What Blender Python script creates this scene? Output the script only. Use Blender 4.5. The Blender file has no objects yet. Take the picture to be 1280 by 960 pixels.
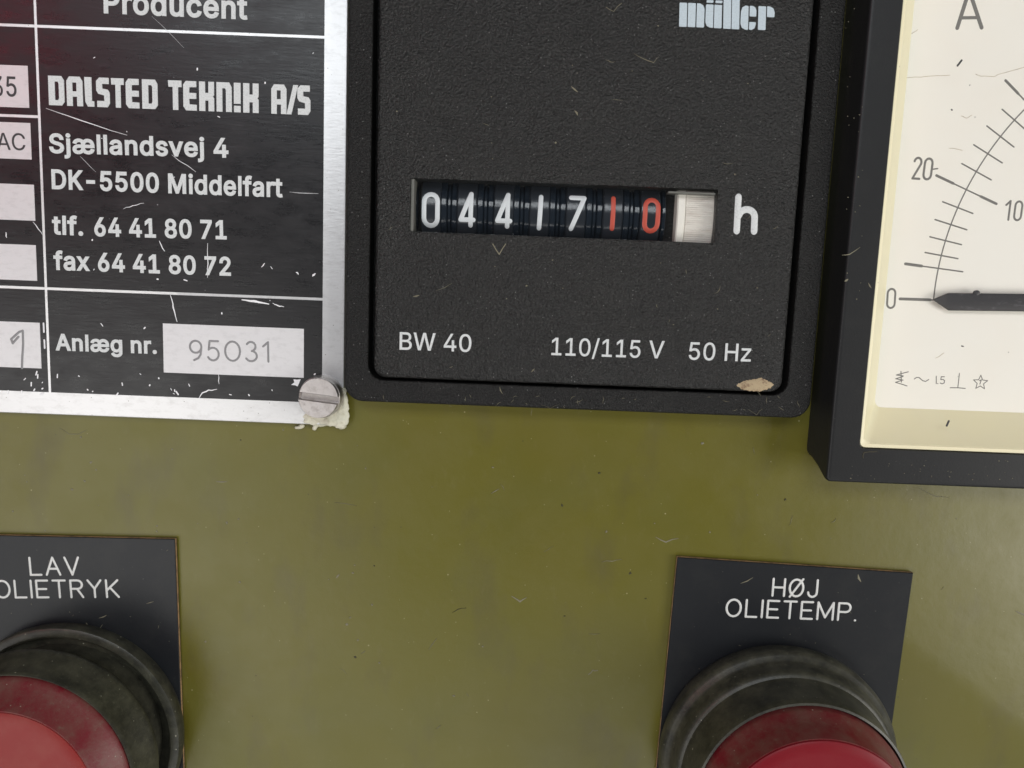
import bpy, bmesh, math, random
from mathutils import Vector, Matrix
R = math.radians
random.seed(7)
SC = bpy.context.scene
COL = SC.collection
SC.unit_settings.system = 'METRIC'
SC.unit_settings.scale_length = 0.01          # one unit is one centimetre

# ------------------------------------------------------------------ camera
# panel coordinates: x right, y up, z out of the panel, in cm.  world = (x, -z, y)
F_PX, DIST = 960.0, 9.4                      # focal length in px of a 1280 px frame, lens to panel
CR = Vector((0.99925644, 0.03855609, 0.0))
CD = Vector((-0.0382437, 0.99116032, 0.12703791))
CN = Vector((0.00489808, -0.12694344, 0.99189786))
TURN = Matrix.Rotation(math.pi / 2, 4, 'X')

def on(px, py, h=0.0):
    """spot on the plane h cm in front of the panel, measured off the photograph"""
    v = Vector((px - 640, py - 480, F_PX))
    k = (DIST - h) / v.dot(CN)
    return Vector((v.dot(CR) * k, -v.dot(CD) * k))

cam = bpy.data.cameras.new('camera')
cam.sensor_width = 36; cam.lens = 36 * F_PX / 1280
cam.clip_start = 0.5; cam.clip_end = 500
cam_o = bpy.data.objects.new('camera', cam); COL.objects.link(cam_o)
m = Matrix(((CR[0], -CR[1], -CR[2], 0), (-CD[0], CD[1], CD[2], 0), (-CN[0], CN[1], CN[2], DIST), (0, 0, 0, 1)))
cam_o.matrix_world = TURN @ m
cam.dof.use_dof = True
cam.dof.focus_distance = 9.15
cam.dof.aperture_fstop = 0.38
SC.camera = cam_o

# ------------------------------------------------------------------ light
w = bpy.data.worlds.new('World'); SC.world = w; w.use_nodes = True
w.node_tree.nodes['Background'].inputs[0].default_value = (0.92, 0.96, 1.0, 1)
w.node_tree.nodes['Background'].inputs[1].default_value = 0.09
SC.view_settings.view_transform = 'Standard'
SC.view_settings.look = 'None'
SC.view_settings.exposure = 0.0
SC.view_settings.gamma = 1.0

def lamp(name, pos, size, power, col=(1, 1, 1), aim=(0, 0, 0), shape='RECTANGLE', size_y=None):
    l = bpy.data.lights.new(name, 'AREA'); l.shape = shape; l.size = size; l.size_y = size_y or size
    l.energy = power; l.color = col
    o = bpy.data.objects.new(name, l); COL.objects.link(o)
    p = TURN @ Vector(pos); a = TURN @ Vector(aim)
    o.location = p
    o.rotation_euler = (a - p).to_track_quat('-Z', 'Y').to_euler()
    return o
lamp('window_light_left', (-30, -18, 44), 34, 9000, (1, .98, .95), size_y=34)
lamp('window_light_right', (60, -10, 38), 32, 27000, (1, .97, .92), size_y=34)
lamp('sheen_light_low', (6, -40, 42), 66, 8000, (1, .99, .95), size_y=22)  # soft area light added to put sheen across the lower panel
lamp('sheen_light_top', (-3, 23, 48), 46, 11000, (.92, .97, 1.0), size_y=15)  # soft area light added so its reflection falls on the upper meter face
lamp('added_red_light', (-41, 18, 45), 11, 2000, (1, .13, .2))  # added red light, gives the nameplate's upper left a reddish reflection

# ------------------------------------------------------------------ materials
def nn(nt, t, **kw):
    n = nt.nodes.new(t)
    for k, v in kw.items():
        if k.startswith('i_'):
            n.inputs[int(k[2:]) if k[2:].isdigit() else k[2:]].default_value = v
        else:
            setattr(n, k, v)
    return n

def c4(c): return (c[0], c[1], c[2], 1)

class Mat:
    def __init__(s, name, base, rough=.5, metal=0., spec=.5, coat=0., coat_rough=.1):
        s.m = bpy.data.materials.new(name); s.m.use_nodes = True
        s.nt = s.m.node_tree; s.b = s.nt.nodes['Principled BSDF']
        s.tc = nn(s.nt, 'ShaderNodeTexCoord')
        s.col = nn(s.nt, 'ShaderNodeRGB'); s.col.outputs[0].default_value = c4(base); s.col = s.col.outputs[0]
        s.rough = None; s.r0 = rough; s.norm = None
        s.b.inputs['Roughness'].default_value = rough
        s.b.inputs['Metallic'].default_value = metal
        s.b.inputs['Specular IOR Level'].default_value = spec
        s.b.inputs['Coat Weight'].default_value = coat
        s.b.inputs['Coat Roughness'].default_value = coat_rough
        s.nt.links.new(s.col, s.b.inputs['Base Color'])
    def coord(s, stretch=(1, 1, 1), off=(0, 0, 0), rot=0):
        mp = nn(s.nt, 'ShaderNodeMapping'); mp.inputs['Scale'].default_value = stretch
        mp.inputs['Location'].default_value = off; mp.inputs['Rotation'].default_value = (0, 0, rot)
        s.nt.links.new(s.tc.outputs['Object'], mp.inputs[0]); return mp.outputs[0]
    def noise(s, scale, detail=4, rough=.55, stretch=(1, 1, 1), off=(0, 0, 0), rot=0):
        n = nn(s.nt, 'ShaderNodeTexNoise'); n.inputs['Scale'].default_value = scale
        n.inputs['Detail'].default_value = detail; n.inputs['Roughness'].default_value = rough
        s.nt.links.new(s.coord(stretch, off, rot), n.inputs['Vector']); return n.outputs['Fac']
    def ramp(s, fac, a, b, lo=0., hi=1.):
        r = nn(s.nt, 'ShaderNodeMapRange'); r.inputs[1].default_value = a; r.inputs[2].default_value = b
        r.inputs[3].default_value = lo; r.inputs[4].default_value = hi
        s.nt.links.new(fac, r.inputs[0]); return r.outputs[0]
    def math(s, op, a, b):
        n = nn(s.nt, 'ShaderNodeMath', operation=op)
        for i, v in enumerate((a, b)):
            if hasattr(v, 'links'): s.nt.links.new(v, n.inputs[i])
            else: n.inputs[i].default_value = v
        return n.outputs[0]
    def tint(s, fac, col):
        x = nn(s.nt, 'ShaderNodeMix', data_type='RGBA'); s.nt.links.new(fac, x.inputs[0])
        s.nt.links.new(s.col, x.inputs[6]); x.inputs[7].default_value = c4(col)
        s.col = x.outputs[2]; s.nt.links.new(s.col, s.b.inputs['Base Color']); return s
    def specks(s, scale, radius, share, col, stretch=(1, 1, 1), off=(0, 0, 0), rot=0, strength=1.):
        v = nn(s.nt, 'ShaderNodeTexVoronoi'); v.inputs['Scale'].default_value = scale
        s.nt.links.new(s.coord(stretch, off, rot), v.inputs['Vector'])
        sep = nn(s.nt, 'ShaderNodeSeparateColor'); s.nt.links.new(v.outputs['Color'], sep.inputs[0])
        dot = s.ramp(v.outputs['Distance'], radius, radius * .5)
        pick = s.ramp(sep.outputs[0], 1 - share, 1 - share + .01)
        mask = s.math('MULTIPLY', s.math('MULTIPLY', dot, pick), strength)
        return s.tint(mask, col)
    def bump(s, h, strength, dist=.01):
        b = nn(s.nt, 'ShaderNodeBump'); b.inputs['Strength'].default_value = strength; b.inputs['Distance'].default_value = dist
        s.nt.links.new(h, b.inputs['Height'])
        if s.norm: s.nt.links.new(s.norm, b.inputs['Normal'])
        s.norm = b.outputs[0]; s.nt.links.new(s.norm, s.b.inputs['Normal']); return s
    def roughen(s, fac, a, b, lo, hi):
        s.nt.links.new(s.ramp(fac, a, b, lo, hi), s.b.inputs['Roughness']); return s

M = {}
p = Mat('olive_paint', (.116, .106, .0105), .36, spec=.44)
p.tint(p.ramp(p.noise(.30, 2), .4, .7, 0, .5), (.122, .105, .020))
p.tint(p.ramp(p.noise(.7, 3, .5, off=(4, 2, 0)), .5, .8, 0, .45), (.100, .100, .022))
p.tint(p.ramp(p.noise(1.0, 5, .6, stretch=(1.3, .55, 1), off=(9, 1, 0)), .54, .74, 0, .55), (.085, .073, .028))
p.tint(p.ramp(p.noise(4.5, 6, .72, stretch=(1.5, .6, 1)), .58, .85, 0, .36), (.180, .163, .072))
p.tint(p.ramp(p.noise(24, 4, .7, off=(2, 6, 0)), .62, .8, 0, .42), (.066, .059, .013))
p.specks(7, .08, .09, (.38, .35, .19), strength=.75)
p.specks(15, .12, .07, (.36, .33, .19), off=(3, 1, 0), strength=.75)
p.specks(6, .06, .06, (.04, .035, .012), off=(7, 5, 0))
p.bump(p.noise(5, 4, .6), .12, .02).bump(p.noise(55, 3), .12, .003)
p.roughen(p.noise(1.3, 6, .65, off=(1, 8, 0)), .35, .7, .31, .41)
M['olive'] = p.m

p = Mat('aluminium', (.66, .66, .665), .36, metal=.45, spec=.5)
p.tint(p.ramp(p.noise(14, 5, .7, stretch=(.5, 1, 1)), .5, .75, 0, .6), (.46, .455, .45))
p.specks(22, .16, .08, (.2, .19, .17))
p.tint(p.ramp(p.noise(1.3, 6, .7, off=(2, 9, 0)), .58, .75, 0, .35), (.45, .42, .36))
p.bump(p.noise(40, 3, .6, stretch=(.25, 1, 1)), .35, .004)
M['alu'] = p.m
p = Mat('silver_ink', (.64, .635, .645), .40, metal=.3)
p.tint(p.ramp(p.noise(18, 5, .7, stretch=(.5, 1, 1)), .5, .8, 0, .6), (.47, .465, .47))
p.bump(p.noise(36, 3, .6, stretch=(.3, 1, 1)), .3, .004)
M['silver'] = p.m
p = Mat('bright_metal_line', (.82, .82, .84), .4, metal=.1)
M['line'] = p.m
p = Mat('black_anodised', (.0065, .0065, .0078), .30, spec=.45)
p.tint(p.ramp(p.noise(16, 6, .75, stretch=(.22, 1, 1), rot=.12), .58, .82, 0, .3), (.10, .10, .112))
p.specks(9, .09, .05, (.35, .35, .37), off=(2, 4, 0))
p.specks(15, .10, .03, (.3, .3, .32), stretch=(.5, 1, 1), rot=.6)
p.bump(p.noise(30, 4, .65, stretch=(.15, 1, 1), rot=.1), .30, .005)
p.roughen(p.noise(6, 6, .7, stretch=(.4, 1, 1)), .35, .7, .24, .42)
M['anod'] = p.m

def plastic(name, base, rough, grain, gs, dust=.30, spec=.4, sparkle=0.):
    p = Mat(name, base, rough, spec=spec)
    p.tint(p.ramp(p.noise(2.0, 6, .7), .5, .78, 0, dust * .4), (.10, .095, .08))
    p.tint(p.ramp(p.noise(26, 5, .75, off=(3, 3, 0)), .62, .8, 0, dust), (.15, .145, .125))
    p.specks(12, .10, .07, (.34, .32, .27), strength=dust)
    p.specks(21, .11, .03, (.5, .48, .42), off=(5, 1, 0), strength=dust)
    if sparkle: p.tint(p.ramp(p.noise(gs * 1.3, 4, .7, off=(1, 2, 3)), .52, .74, 0, sparkle), (.085, .085, .08)).specks(27, .22, .10, (.17, .17, .165)).tint(p.ramp(p.noise(1.1, 3, .5, off=(6, 6, 0)), .45, .7, 0, .5), (.010, .010, .0095))
    p.bump(p.noise(gs, 3, .6), grain, .012 + .022 * (sparkle > 0))
    return p.m
M['case'] = plastic('grained_black_plastic', (.006, .006, .0057), .30, 1.0, 36, .16, .5, .6)
M['frame'] = plastic('black_frame_plastic', (.008, .008, .008), .40, .8, 40, .18, .28, .35)
M['bezel'] = plastic('smooth_dark_bezel', (.015, .0155, .0165), .42, .10, 40, .14, .28)
M['tag'] = plastic('black_laminate', (.0125, .014, .0165), .38, .06, 30, .2, .28)
M['oil'] = Mat('oil_black', (.012, .012, .010), .30, spec=.4).m
M['void'] = Mat('deep_black', (.004, .004, .004), .6, spec=.2).m
p = Mat('maker_print', (.50, .58, .63), .5); p.tint(p.ramp(p.noise(70, 3, .6), .45, .7, 0, .5), (.34, .40, .44)); M['logo'] = p.m
p = Mat('white_print', (.64, .66, .66), .5)
p.tint(p.ramp(p.noise(60, 3, .6), .5, .7, 0, .55), (.36, .38, .38)); p.bump(p.noise(50, 2), .3, .006)
M['print'] = p.m
M['engrave'] = Mat('white_engraving', (.68, .69, .67), .4).m
M['stamp'] = Mat('stamped_grey', (.24, .24, .245), .45, metal=.1).m
M['ink'] = Mat('dark_ink', (.035, .034, .036), .5).m
M['scale_ink'] = Mat('grey_scale_ink', (.17, .165, .15), .55).m
p = Mat('amber_core', (.42, .26, .13), .5); p.tint(p.ramp(p.noise(9, 4, .7), .45, .7), (.12, .08, .05)); M['core'] = p.m
p = Mat('cream_plastic', (.84, .775, .53), .38); p.tint(p.ramp(p.noise(3, 5, .6), .4, .75, 0, .5), (.82, .76, .55))
p.specks(10, .09, .08, (.25, .2, .12)); M['cream'] = p.m
p = Mat('white_dial', (.84, .815, .74), .5); p.tint(p.ramp(p.noise(.8, 4, .6), .4, .7, 0, .6), (.83, .785, .695))
p.specks(7, .07, .07, (.4, .38, .33)); M['dial'] = p.m
p = Mat('pointer_black', (.035, .033, .035), .45); p.tint(p.ramp(p.noise(14, 5, .7, stretch=(.4, 1, 1)), .55, .75, 0, .5), (.2, .19, .2)); M['pointer'] = p.m
p = Mat('blue_black_wheel', (.008, .013, .020), .14, spec=.6); p.bump(p.noise(12, 3), .2, .01)
p.specks(12, .12, .06, (.4, .42, .45)); M['wheel'] = p.m
p = Mat('grey_black_wheel', (.018, .022, .028), .18, spec=.6); p.bump(p.noise(18, 3, stretch=(1, .3, .3)), .2, .01); M['band'] = p.m
M['lit_edge'] = Mat('lit_edge_grey', (.13, .13, .115), .5).m  # grey that stands in for light on the window walls
p = Mat('white_wheel', (.70, .67, .61), .45); p.tint(p.ramp(p.noise(5, 5, .7, stretch=(.6, 3, 3)), .45, .75, 0, .6), (.36, .30, .25)); M['white'] = p.m
M['numeral'] = Mat('white_numeral', (.64, .68, .70), .45).m
M['ivory'] = Mat('ivory_flange', (.80, .78, .71), .45).m
M['rednum'] = Mat('red_numeral', (.50, .075, .045), .45).m
p = Mat('steel_screw', (.50, .47, .46), .34, metal=.9); p.tint(p.ramp(p.noise(9, 6, .75), .5, .75, 0, .8), (.22, .19, .17))
p.tint(p.ramp(p.noise(5, 5, .7, off=(3, 3, 0)), .5, .7, 0, .6), (.33, .29, .26))
p.bump(p.noise(30, 4, .7), .3, .006); M['steel'] = p.m
p = Mat('dried_glue', (.60, .58, .47), .5); p.tint(p.ramp(p.noise(14, 5, .7), .5, .75, 0, .7), (.36, .32, .18)); p.bump(p.noise(22, 4), .5, .02); M['glue'] = p.m
p = Mat('tan_chip', (.40, .31, .19), .7); p.tint(p.ramp(p.noise(16, 5, .7), .5, .66, 0, .9), (.16, .09, .05)); p.bump(p.noise(24, 4), .7, .02); M['chip'] = p.m

def dusty(name, base, dustcol, rough, amount, spec=.5):
    p = Mat(name, base, rough, spec=spec)
    p.tint(p.ramp(p.noise(3.6, 7, .72), .36, .66, 0, amount), dustcol)
    p.tint(p.ramp(p.noise(17, 5, .75, off=(3, 1, 2)), .58, .78, 0, amount * .55), (.17, .165, .12))
    p.specks(9, .10, .12, (.50, .48, .38), strength=.85).specks(19, .15, .10, (.36, .35, .27), off=(4, 2, 1), strength=.7)
    p.bump(p.noise(30, 4, .7), .25, .008)
    return p.m
M['rubber'] = dusty('dusty_black_collar', (.024, .024, .019), (.080, .078, .055), .38, .8, .4)
M['dusty_glint'] = dusty('dusty_highlight_rim', (.085, .084, .072), (.26, .25, .21), .36, .9, .5)  # dust, lightened further to stand for the highlight along the collar rims
M['redrim'] = dusty('dusty_red_rim', (.15, .009, .016), (.15, .062, .050), .42, .9, .35)
for nm, base, pale_mix in (('lens', (.19, .005, .013), .12), ('pale_lens', (.235, .026, .024), .75)):  # the left lamp's lens is a paler, pinker red
    p = Mat('red_lens' if nm == 'lens' else nm, base, .40, spec=.22)
    p.tint(p.ramp(p.noise(1.7, 6, .65), .4, .72, 0, pale_mix), (.27, .062, .05)); p.specks(8, .08, .06, (.45, .2, .18), strength=.7)
    p.b.inputs['Subsurface Weight'].default_value = .2; p.b.inputs['Subsurface Radius'].default_value = (.2, .03, .03)
    p.bump(p.noise(20, 4), .1, .006); M[nm] = p.m
M['lint'] = Mat('pale_lint', (.19, .175, .12), .7).m
M['dark_lint'] = Mat('dark_lint', (.035, .03, .015), .7).m

g = bpy.data.materials.new('clear_cover'); g.use_nodes = True; nt = g.node_tree; nt.nodes.remove(nt.nodes['Principled BSDF'])
tr = nn(nt, 'ShaderNodeBsdfTransparent'); gl = nn(nt, 'ShaderNodeBsdfGlossy', i_Roughness=.08); mx = nn(nt, 'ShaderNodeMixShader', i_0=.022)
nt.links.new(tr.outputs[0], mx.inputs[1]); nt.links.new(gl.outputs[0], mx.inputs[2]); nt.links.new(mx.outputs[0], nt.nodes['Material Output'].inputs[0])
M['clear'] = g

# ------------------------------------------------------------------ builders
def thing(name, label, cat, at, rot=0., group=None):
    o = bpy.data.objects.new(name, None); COL.objects.link(o); o.empty_display_size = .3
    o.matrix_world = TURN @ Matrix.Translation(at) @ Matrix.Rotation(rot, 4, 'Z')
    o['label'] = label; o['category'] = cat
    if group: o['group'] = group
    o['_at'] = tuple(at); o['_rot'] = rot
    return o
def inv(root):
    return (Matrix.Translation(Vector(root['_at'])) @ Matrix.Rotation(root['_rot'], 4, 'Z')).inverted()
ROOT = {}
def part(name, bm, mat, parent, smooth=True, label=None, local=False):
    """bm is in panel coordinates; parent is a thing or one of its parts"""
    root = ROOT.get(parent.name, parent)
    me = bpy.data.meshes.new(name)
    if isinstance(bm, bpy.types.Mesh): me = bm; me.name = name
    else:
        bmesh.ops.recalc_face_normals(bm, faces=bm.faces); bm.to_mesh(me); bm.free()
    if not local: me.transform(inv(root))
    me.materials.clear()
    for k in (mat if isinstance(mat, (list, tuple)) else [mat]): me.materials.append(M[k])
    for f in me.polygons: f.use_smooth = smooth
    if smooth: me.set_sharp_from_angle(angle=R(38))
    o = bpy.data.objects.new(name, me); COL.objects.link(o)
    o.parent = parent; ROOT[o.name] = root
    if label: o['label'] = label
    return o
def single(name, bm, mat, label, cat, at, smooth=True, kind=None, group=None):
    me = bpy.data.meshes.new(name); bmesh.ops.recalc_face_normals(bm, faces=bm.faces); bm.to_mesh(me); bm.free()
    me.transform(Matrix.Translation(-Vector(at)))
    for k in (mat if isinstance(mat, (list, tuple)) else [mat]): me.materials.append(M[k])
    for f in me.polygons: f.use_smooth = smooth
    if smooth: me.set_sharp_from_angle(angle=R(40))
    o = bpy.data.objects.new(name, me); COL.objects.link(o)
    o.matrix_world = TURN @ Matrix.Translation(at)
    if label: o['label'] = label
    if cat: o['category'] = cat
    if kind: o['kind'] = kind
    if group: o['group'] = group
    return o

def rr(x0, x1, y0, y1, r, n=7):
    pts = []
    for cx, cy, a in ((x1 - r, y1 - r, 0), (x0 + r, y1 - r, 90), (x0 + r, y0 + r, 180), (x1 - r, y0 + r, 270)):
        for i in range(n):
            t = R(a + 90 * i / (n - 1)); pts.append((cx + r * math.cos(t), cy + r * math.sin(t)))
    return pts
def loops(bm, L, cap0=False, cap1=False, mat=0):
    rings = [[bm.verts.new((x, y, z)) for x, y in pts] for pts, z in L]
    n = len(rings[0])
    for a, b in zip(rings, rings[1:]):
        for i in range(n):
            f = bm.faces.new((a[i], a[(i + 1) % n], b[(i + 1) % n], b[i])); f.material_index = mat
    if cap0: bm.faces.new(rings[0]).material_index = mat
    if cap1: bm.faces.new(rings[-1]).material_index = mat
    return rings
def rbox(bm, x0, x1, y0, y1, r, z0, z1, bev=.02, cap0=False):
    L = [(rr(x0, x1, y0, y1, r), z0), (rr(x0, x1, y0, y1, r), z1 - bev)]
    for a in (30, 60, 90):
        i = bev * (1 - math.cos(R(a))); L.append((rr(x0 + i, x1 - i, y0 + i, y1 - i, max(r - i, .002)), z1 - bev + bev * math.sin(R(a))))
    loops(bm, L, cap0, True); return bm
def poly(bm, pts, z0, z1, mat=0):
    loops(bm, [(pts, z0), (pts, z1)], True, True, mat)
def lathe(bm, prof, c, n=96, cap=True, mat=0, band=None):
    L = [([(c[0] + r * math.cos(2 * math.pi * i / n), c[1] + r * math.sin(2 * math.pi * i / n)) for i in range(n)], z) for r, z in prof]
    loops(bm, L, False, cap, mat)
    if band:
        for f in bm.faces:
            z = f.calc_center_median().z
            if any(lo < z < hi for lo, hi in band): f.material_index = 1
def drum(bm, x0, x1, cy, cz, rad, n=72, teeth=0, depth=0., bev=.015):
    prof = [(x0, rad * .4), (x0, rad - bev), (x0 + bev, rad), (x1 - bev, rad), (x1, rad - bev), (x1, rad * .4)]
    rings = []
    for x, r in prof:
        ring = []
        for i in range(n):
            k = r - (depth if teeth and (i * teeth // n * 2 + (1 if (i * teeth / n) % 1 > .5 else 0)) % 2 else 0)
            a = 2 * math.pi * i / n; ring.append(bm.verts.new((x, cy + k * math.sin(a), cz + k * math.cos(a))))
        rings.append(ring)
    for a, b in zip(rings, rings[1:]):
        for i in range(n): bm.faces.new((a[i], a[(i + 1) % n], b[(i + 1) % n], b[i]))
    bm.faces.new(rings[0]); bm.faces.new(rings[-1])

def stroke(bm, pts, wid, z, hgt=.012, closed=False, mat=0, taper=None):
    """a flattened, round-ended line of paint or engraving along pts"""
    P = [Vector((q[0], q[1])) for q in pts]
    if not closed:
        runs, cur = [], [P[0]]
        for i in range(1, len(P)):
            cur.append(P[i])
            if i < len(P) - 1:
                a, b = (P[i] - P[i - 1]).normalized(), (P[i + 1] - P[i]).normalized()
                if a.dot(b) < .3: runs.append(cur); cur = [P[i]]
        runs.append(cur)
        if len(runs) > 1:
            for k in runs: stroke(bm, k, wid, z, hgt, False, mat)
            return
    n = len(P); rows = []
    def row(c, nrm, s, hz):
        q = []
        for u, v in ((-1, 0), (-.8, .6), (0, 1), (.8, .6), (1, 0)):
            d = c + nrm * (u * s * wid / 2); q.append(bm.verts.new((d.x, d.y, z + v * hgt * hz)))
        return q
    for i in range(n):
        if closed: a, b = P[i] - P[i - 1], P[(i + 1) % n] - P[i]
        else: a, b = P[i] - P[max(i - 1, 0)], P[min(i + 1, n - 1)] - P[i]
        if a.length < 1e-9: a = b
        if b.length < 1e-9: b = a
        a.normalize(); b.normalize(); t = (a + b).normalized(); nr = Vector((-t.y, t.x))
        k = 1 / max(.5, t.dot(a))
        tp = 1 if not taper else taper(i / (n - 1))
        if not closed and i == 0:
            for g in (85, 60, 30): row_ = row(P[i] - t * (wid / 2 * tp * math.sin(R(g))), nr, tp * math.cos(R(g)), math.cos(R(g)) ** .5); rows.append(row_)
        rows.append(row(P[i], nr, k * tp, 1))
        if not closed and i == n - 1:
            for g in (30, 60, 85): rows.append(row(P[i] + t * (wid / 2 * tp * math.sin(R(g))), nr, tp * math.cos(R(g)), math.cos(R(g)) ** .5))
    m_ = len(rows)
    for i in range(m_ if closed else m_ - 1):
        a, b = rows[i], rows[(i + 1) % m_]
        for j in range(4): bm.faces.new((a[j], a[j + 1], b[j + 1], b[j])).material_index = mat

def arc(cx, cy, rx, ry, a0, a1, n=10):
    return [(cx + rx * math.cos(R(a0 + (a1 - a0) * i / n)), cy + ry * math.sin(R(a0 + (a1 - a0) * i / n))) for i in range(n + 1)]
# single-stroke lettering: width, strokes (the third entry of a stroke marks a closed loop)
def oval(w_, n=20): return arc(w_ / 2, .5, w_ / 2, .5, 0, 360 - 360 / n, n - 1)
def slot(w_): r = w_ / 2; return arc(r, 1 - r, r, r, 0, 180, 8) + arc(r, r, r, r, 180, 360, 8)
SF = {
 'L': (.58, [[(0, 1), (0, 0), (.58, 0)]]), 'A': (.74, [[(0, 0), (.37, 1), (.74, 0)], [(.13, .35), (.61, .35)]]),
 'V': (.74, [[(0, 1), (.37, 0), (.74, 1)]]), 'I': (.0, [[(0, 0), (0, 1)]]),
 'O': (.78, [oval(.78) + [None]]), 'Ø': (.78, [oval(.78) + [None], [(.04, -.03), (.74, 1.03)]]),
 'E': (.60, [[(.6, 0), (0, 0), (0, 1), (.6, 1)], [(0, .5), (.52, .5)]]), 'T': (.66, [[(0, 1), (.66, 1)], [(.33, 1), (.33, 0)]]),
 'R': (.64, [[(0, 0), (0, 1), (.38, 1)] + arc(.38, .75, .24, .25, 90, -90, 8) + [(0, .5)], [(.34, .5), (.64, 0)]]),
 'P': (.64, [[(0, 0), (0, 1), (.40, 1)] + arc(.40, .74, .24, .26, 90, -90, 8) + [(0, .48)]]),
 'Y': (.70, [[(0, 1), (.35, .5), (.70, 1)], [(.35, .5), (.35, 0)]]), 'K': (.64, [[(0, 0), (0, 1)], [(.62, 1), (0, .38)], [(.2, .56), (.64, 0)]]),
 'H': (.66, [[(0, 0), (0, 1)], [(.66, 0), (.66, 1)], [(0, .5), (.66, .5)]]), 'J': (.50, [[(.5, 1), (.5, .26)] + arc(.25, .26, .25, .26, 0, -180, 8)]),
 'M': (.84, [[(0, 0), (0, 1), (.42, .12), (.84, 1), (.84, 0)]]), '.': (.0, [[(0, .0), (.01, .0)]]), ' ': (.3, []),
 '0': (.46, [slot(.46) + [None]]), '1': (.10, [[(.0, 0), (.10, 1)]]), '7': (.48, [[(0, 1), (.48, 1), (.04, 0)]]),
 '4': (.46, [[(.36, 1), (0, .17), (.46, .17)], [(.36, 1), (.36, 0)]]),
 '2': (.42, [arc(.21, .79, .21, .21, 170, -30, 10) + [(0, 0), (.42, 0)]]),
 '9': (.60, [oval(.60)[0:0] + arc(.3, .69, .3, .31, 0, 342, 18) + [(.6, .69)], [(.6, .69), (.55, .3), (.42, .1), (.2, 0)]]),
 '5': (.56, [[(.54, 1), (.1, 1), (.04, .56)] + arc(.26, .33, .3, .33, 120, -150, 12)]),
 '3': (.54, [arc(.24, .76, .24, .24, 150, -80, 9), arc(.24, .27, .3, .27, 80, -150, 10)]),
}
SF['i1'] = (.28, [[(0, .78), (.26, 1), (.26, 0)]])
def stext(bm, s, a, b, cap, wid, z, gap=.30, hgt=.012, fix=None):
    """stroke lettering from baseline point a to baseline point b, cap = capital height"""
    a, b = Vector(a), Vector(b); u = (b - a).normalized(); v = Vector((-u.y, u.x))
    items = [(SF[ch if not fix else fix.get(ch, ch)]) for ch in s]
    tot = sum(i[0] for i in items) + gap * (len(items) - 1)
    kx = (b - a).length / tot; x = 0
    for wd, sts in items:
        for st in sts:
            cl = st[-1] is None; q = st[:-1] if cl else st
            stroke(bm, [a + u * ((x + px_) * kx) + v * (py_ * cap) for px_, py_ in q], wid, z, hgt, cl)
        x += wd + gap

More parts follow.
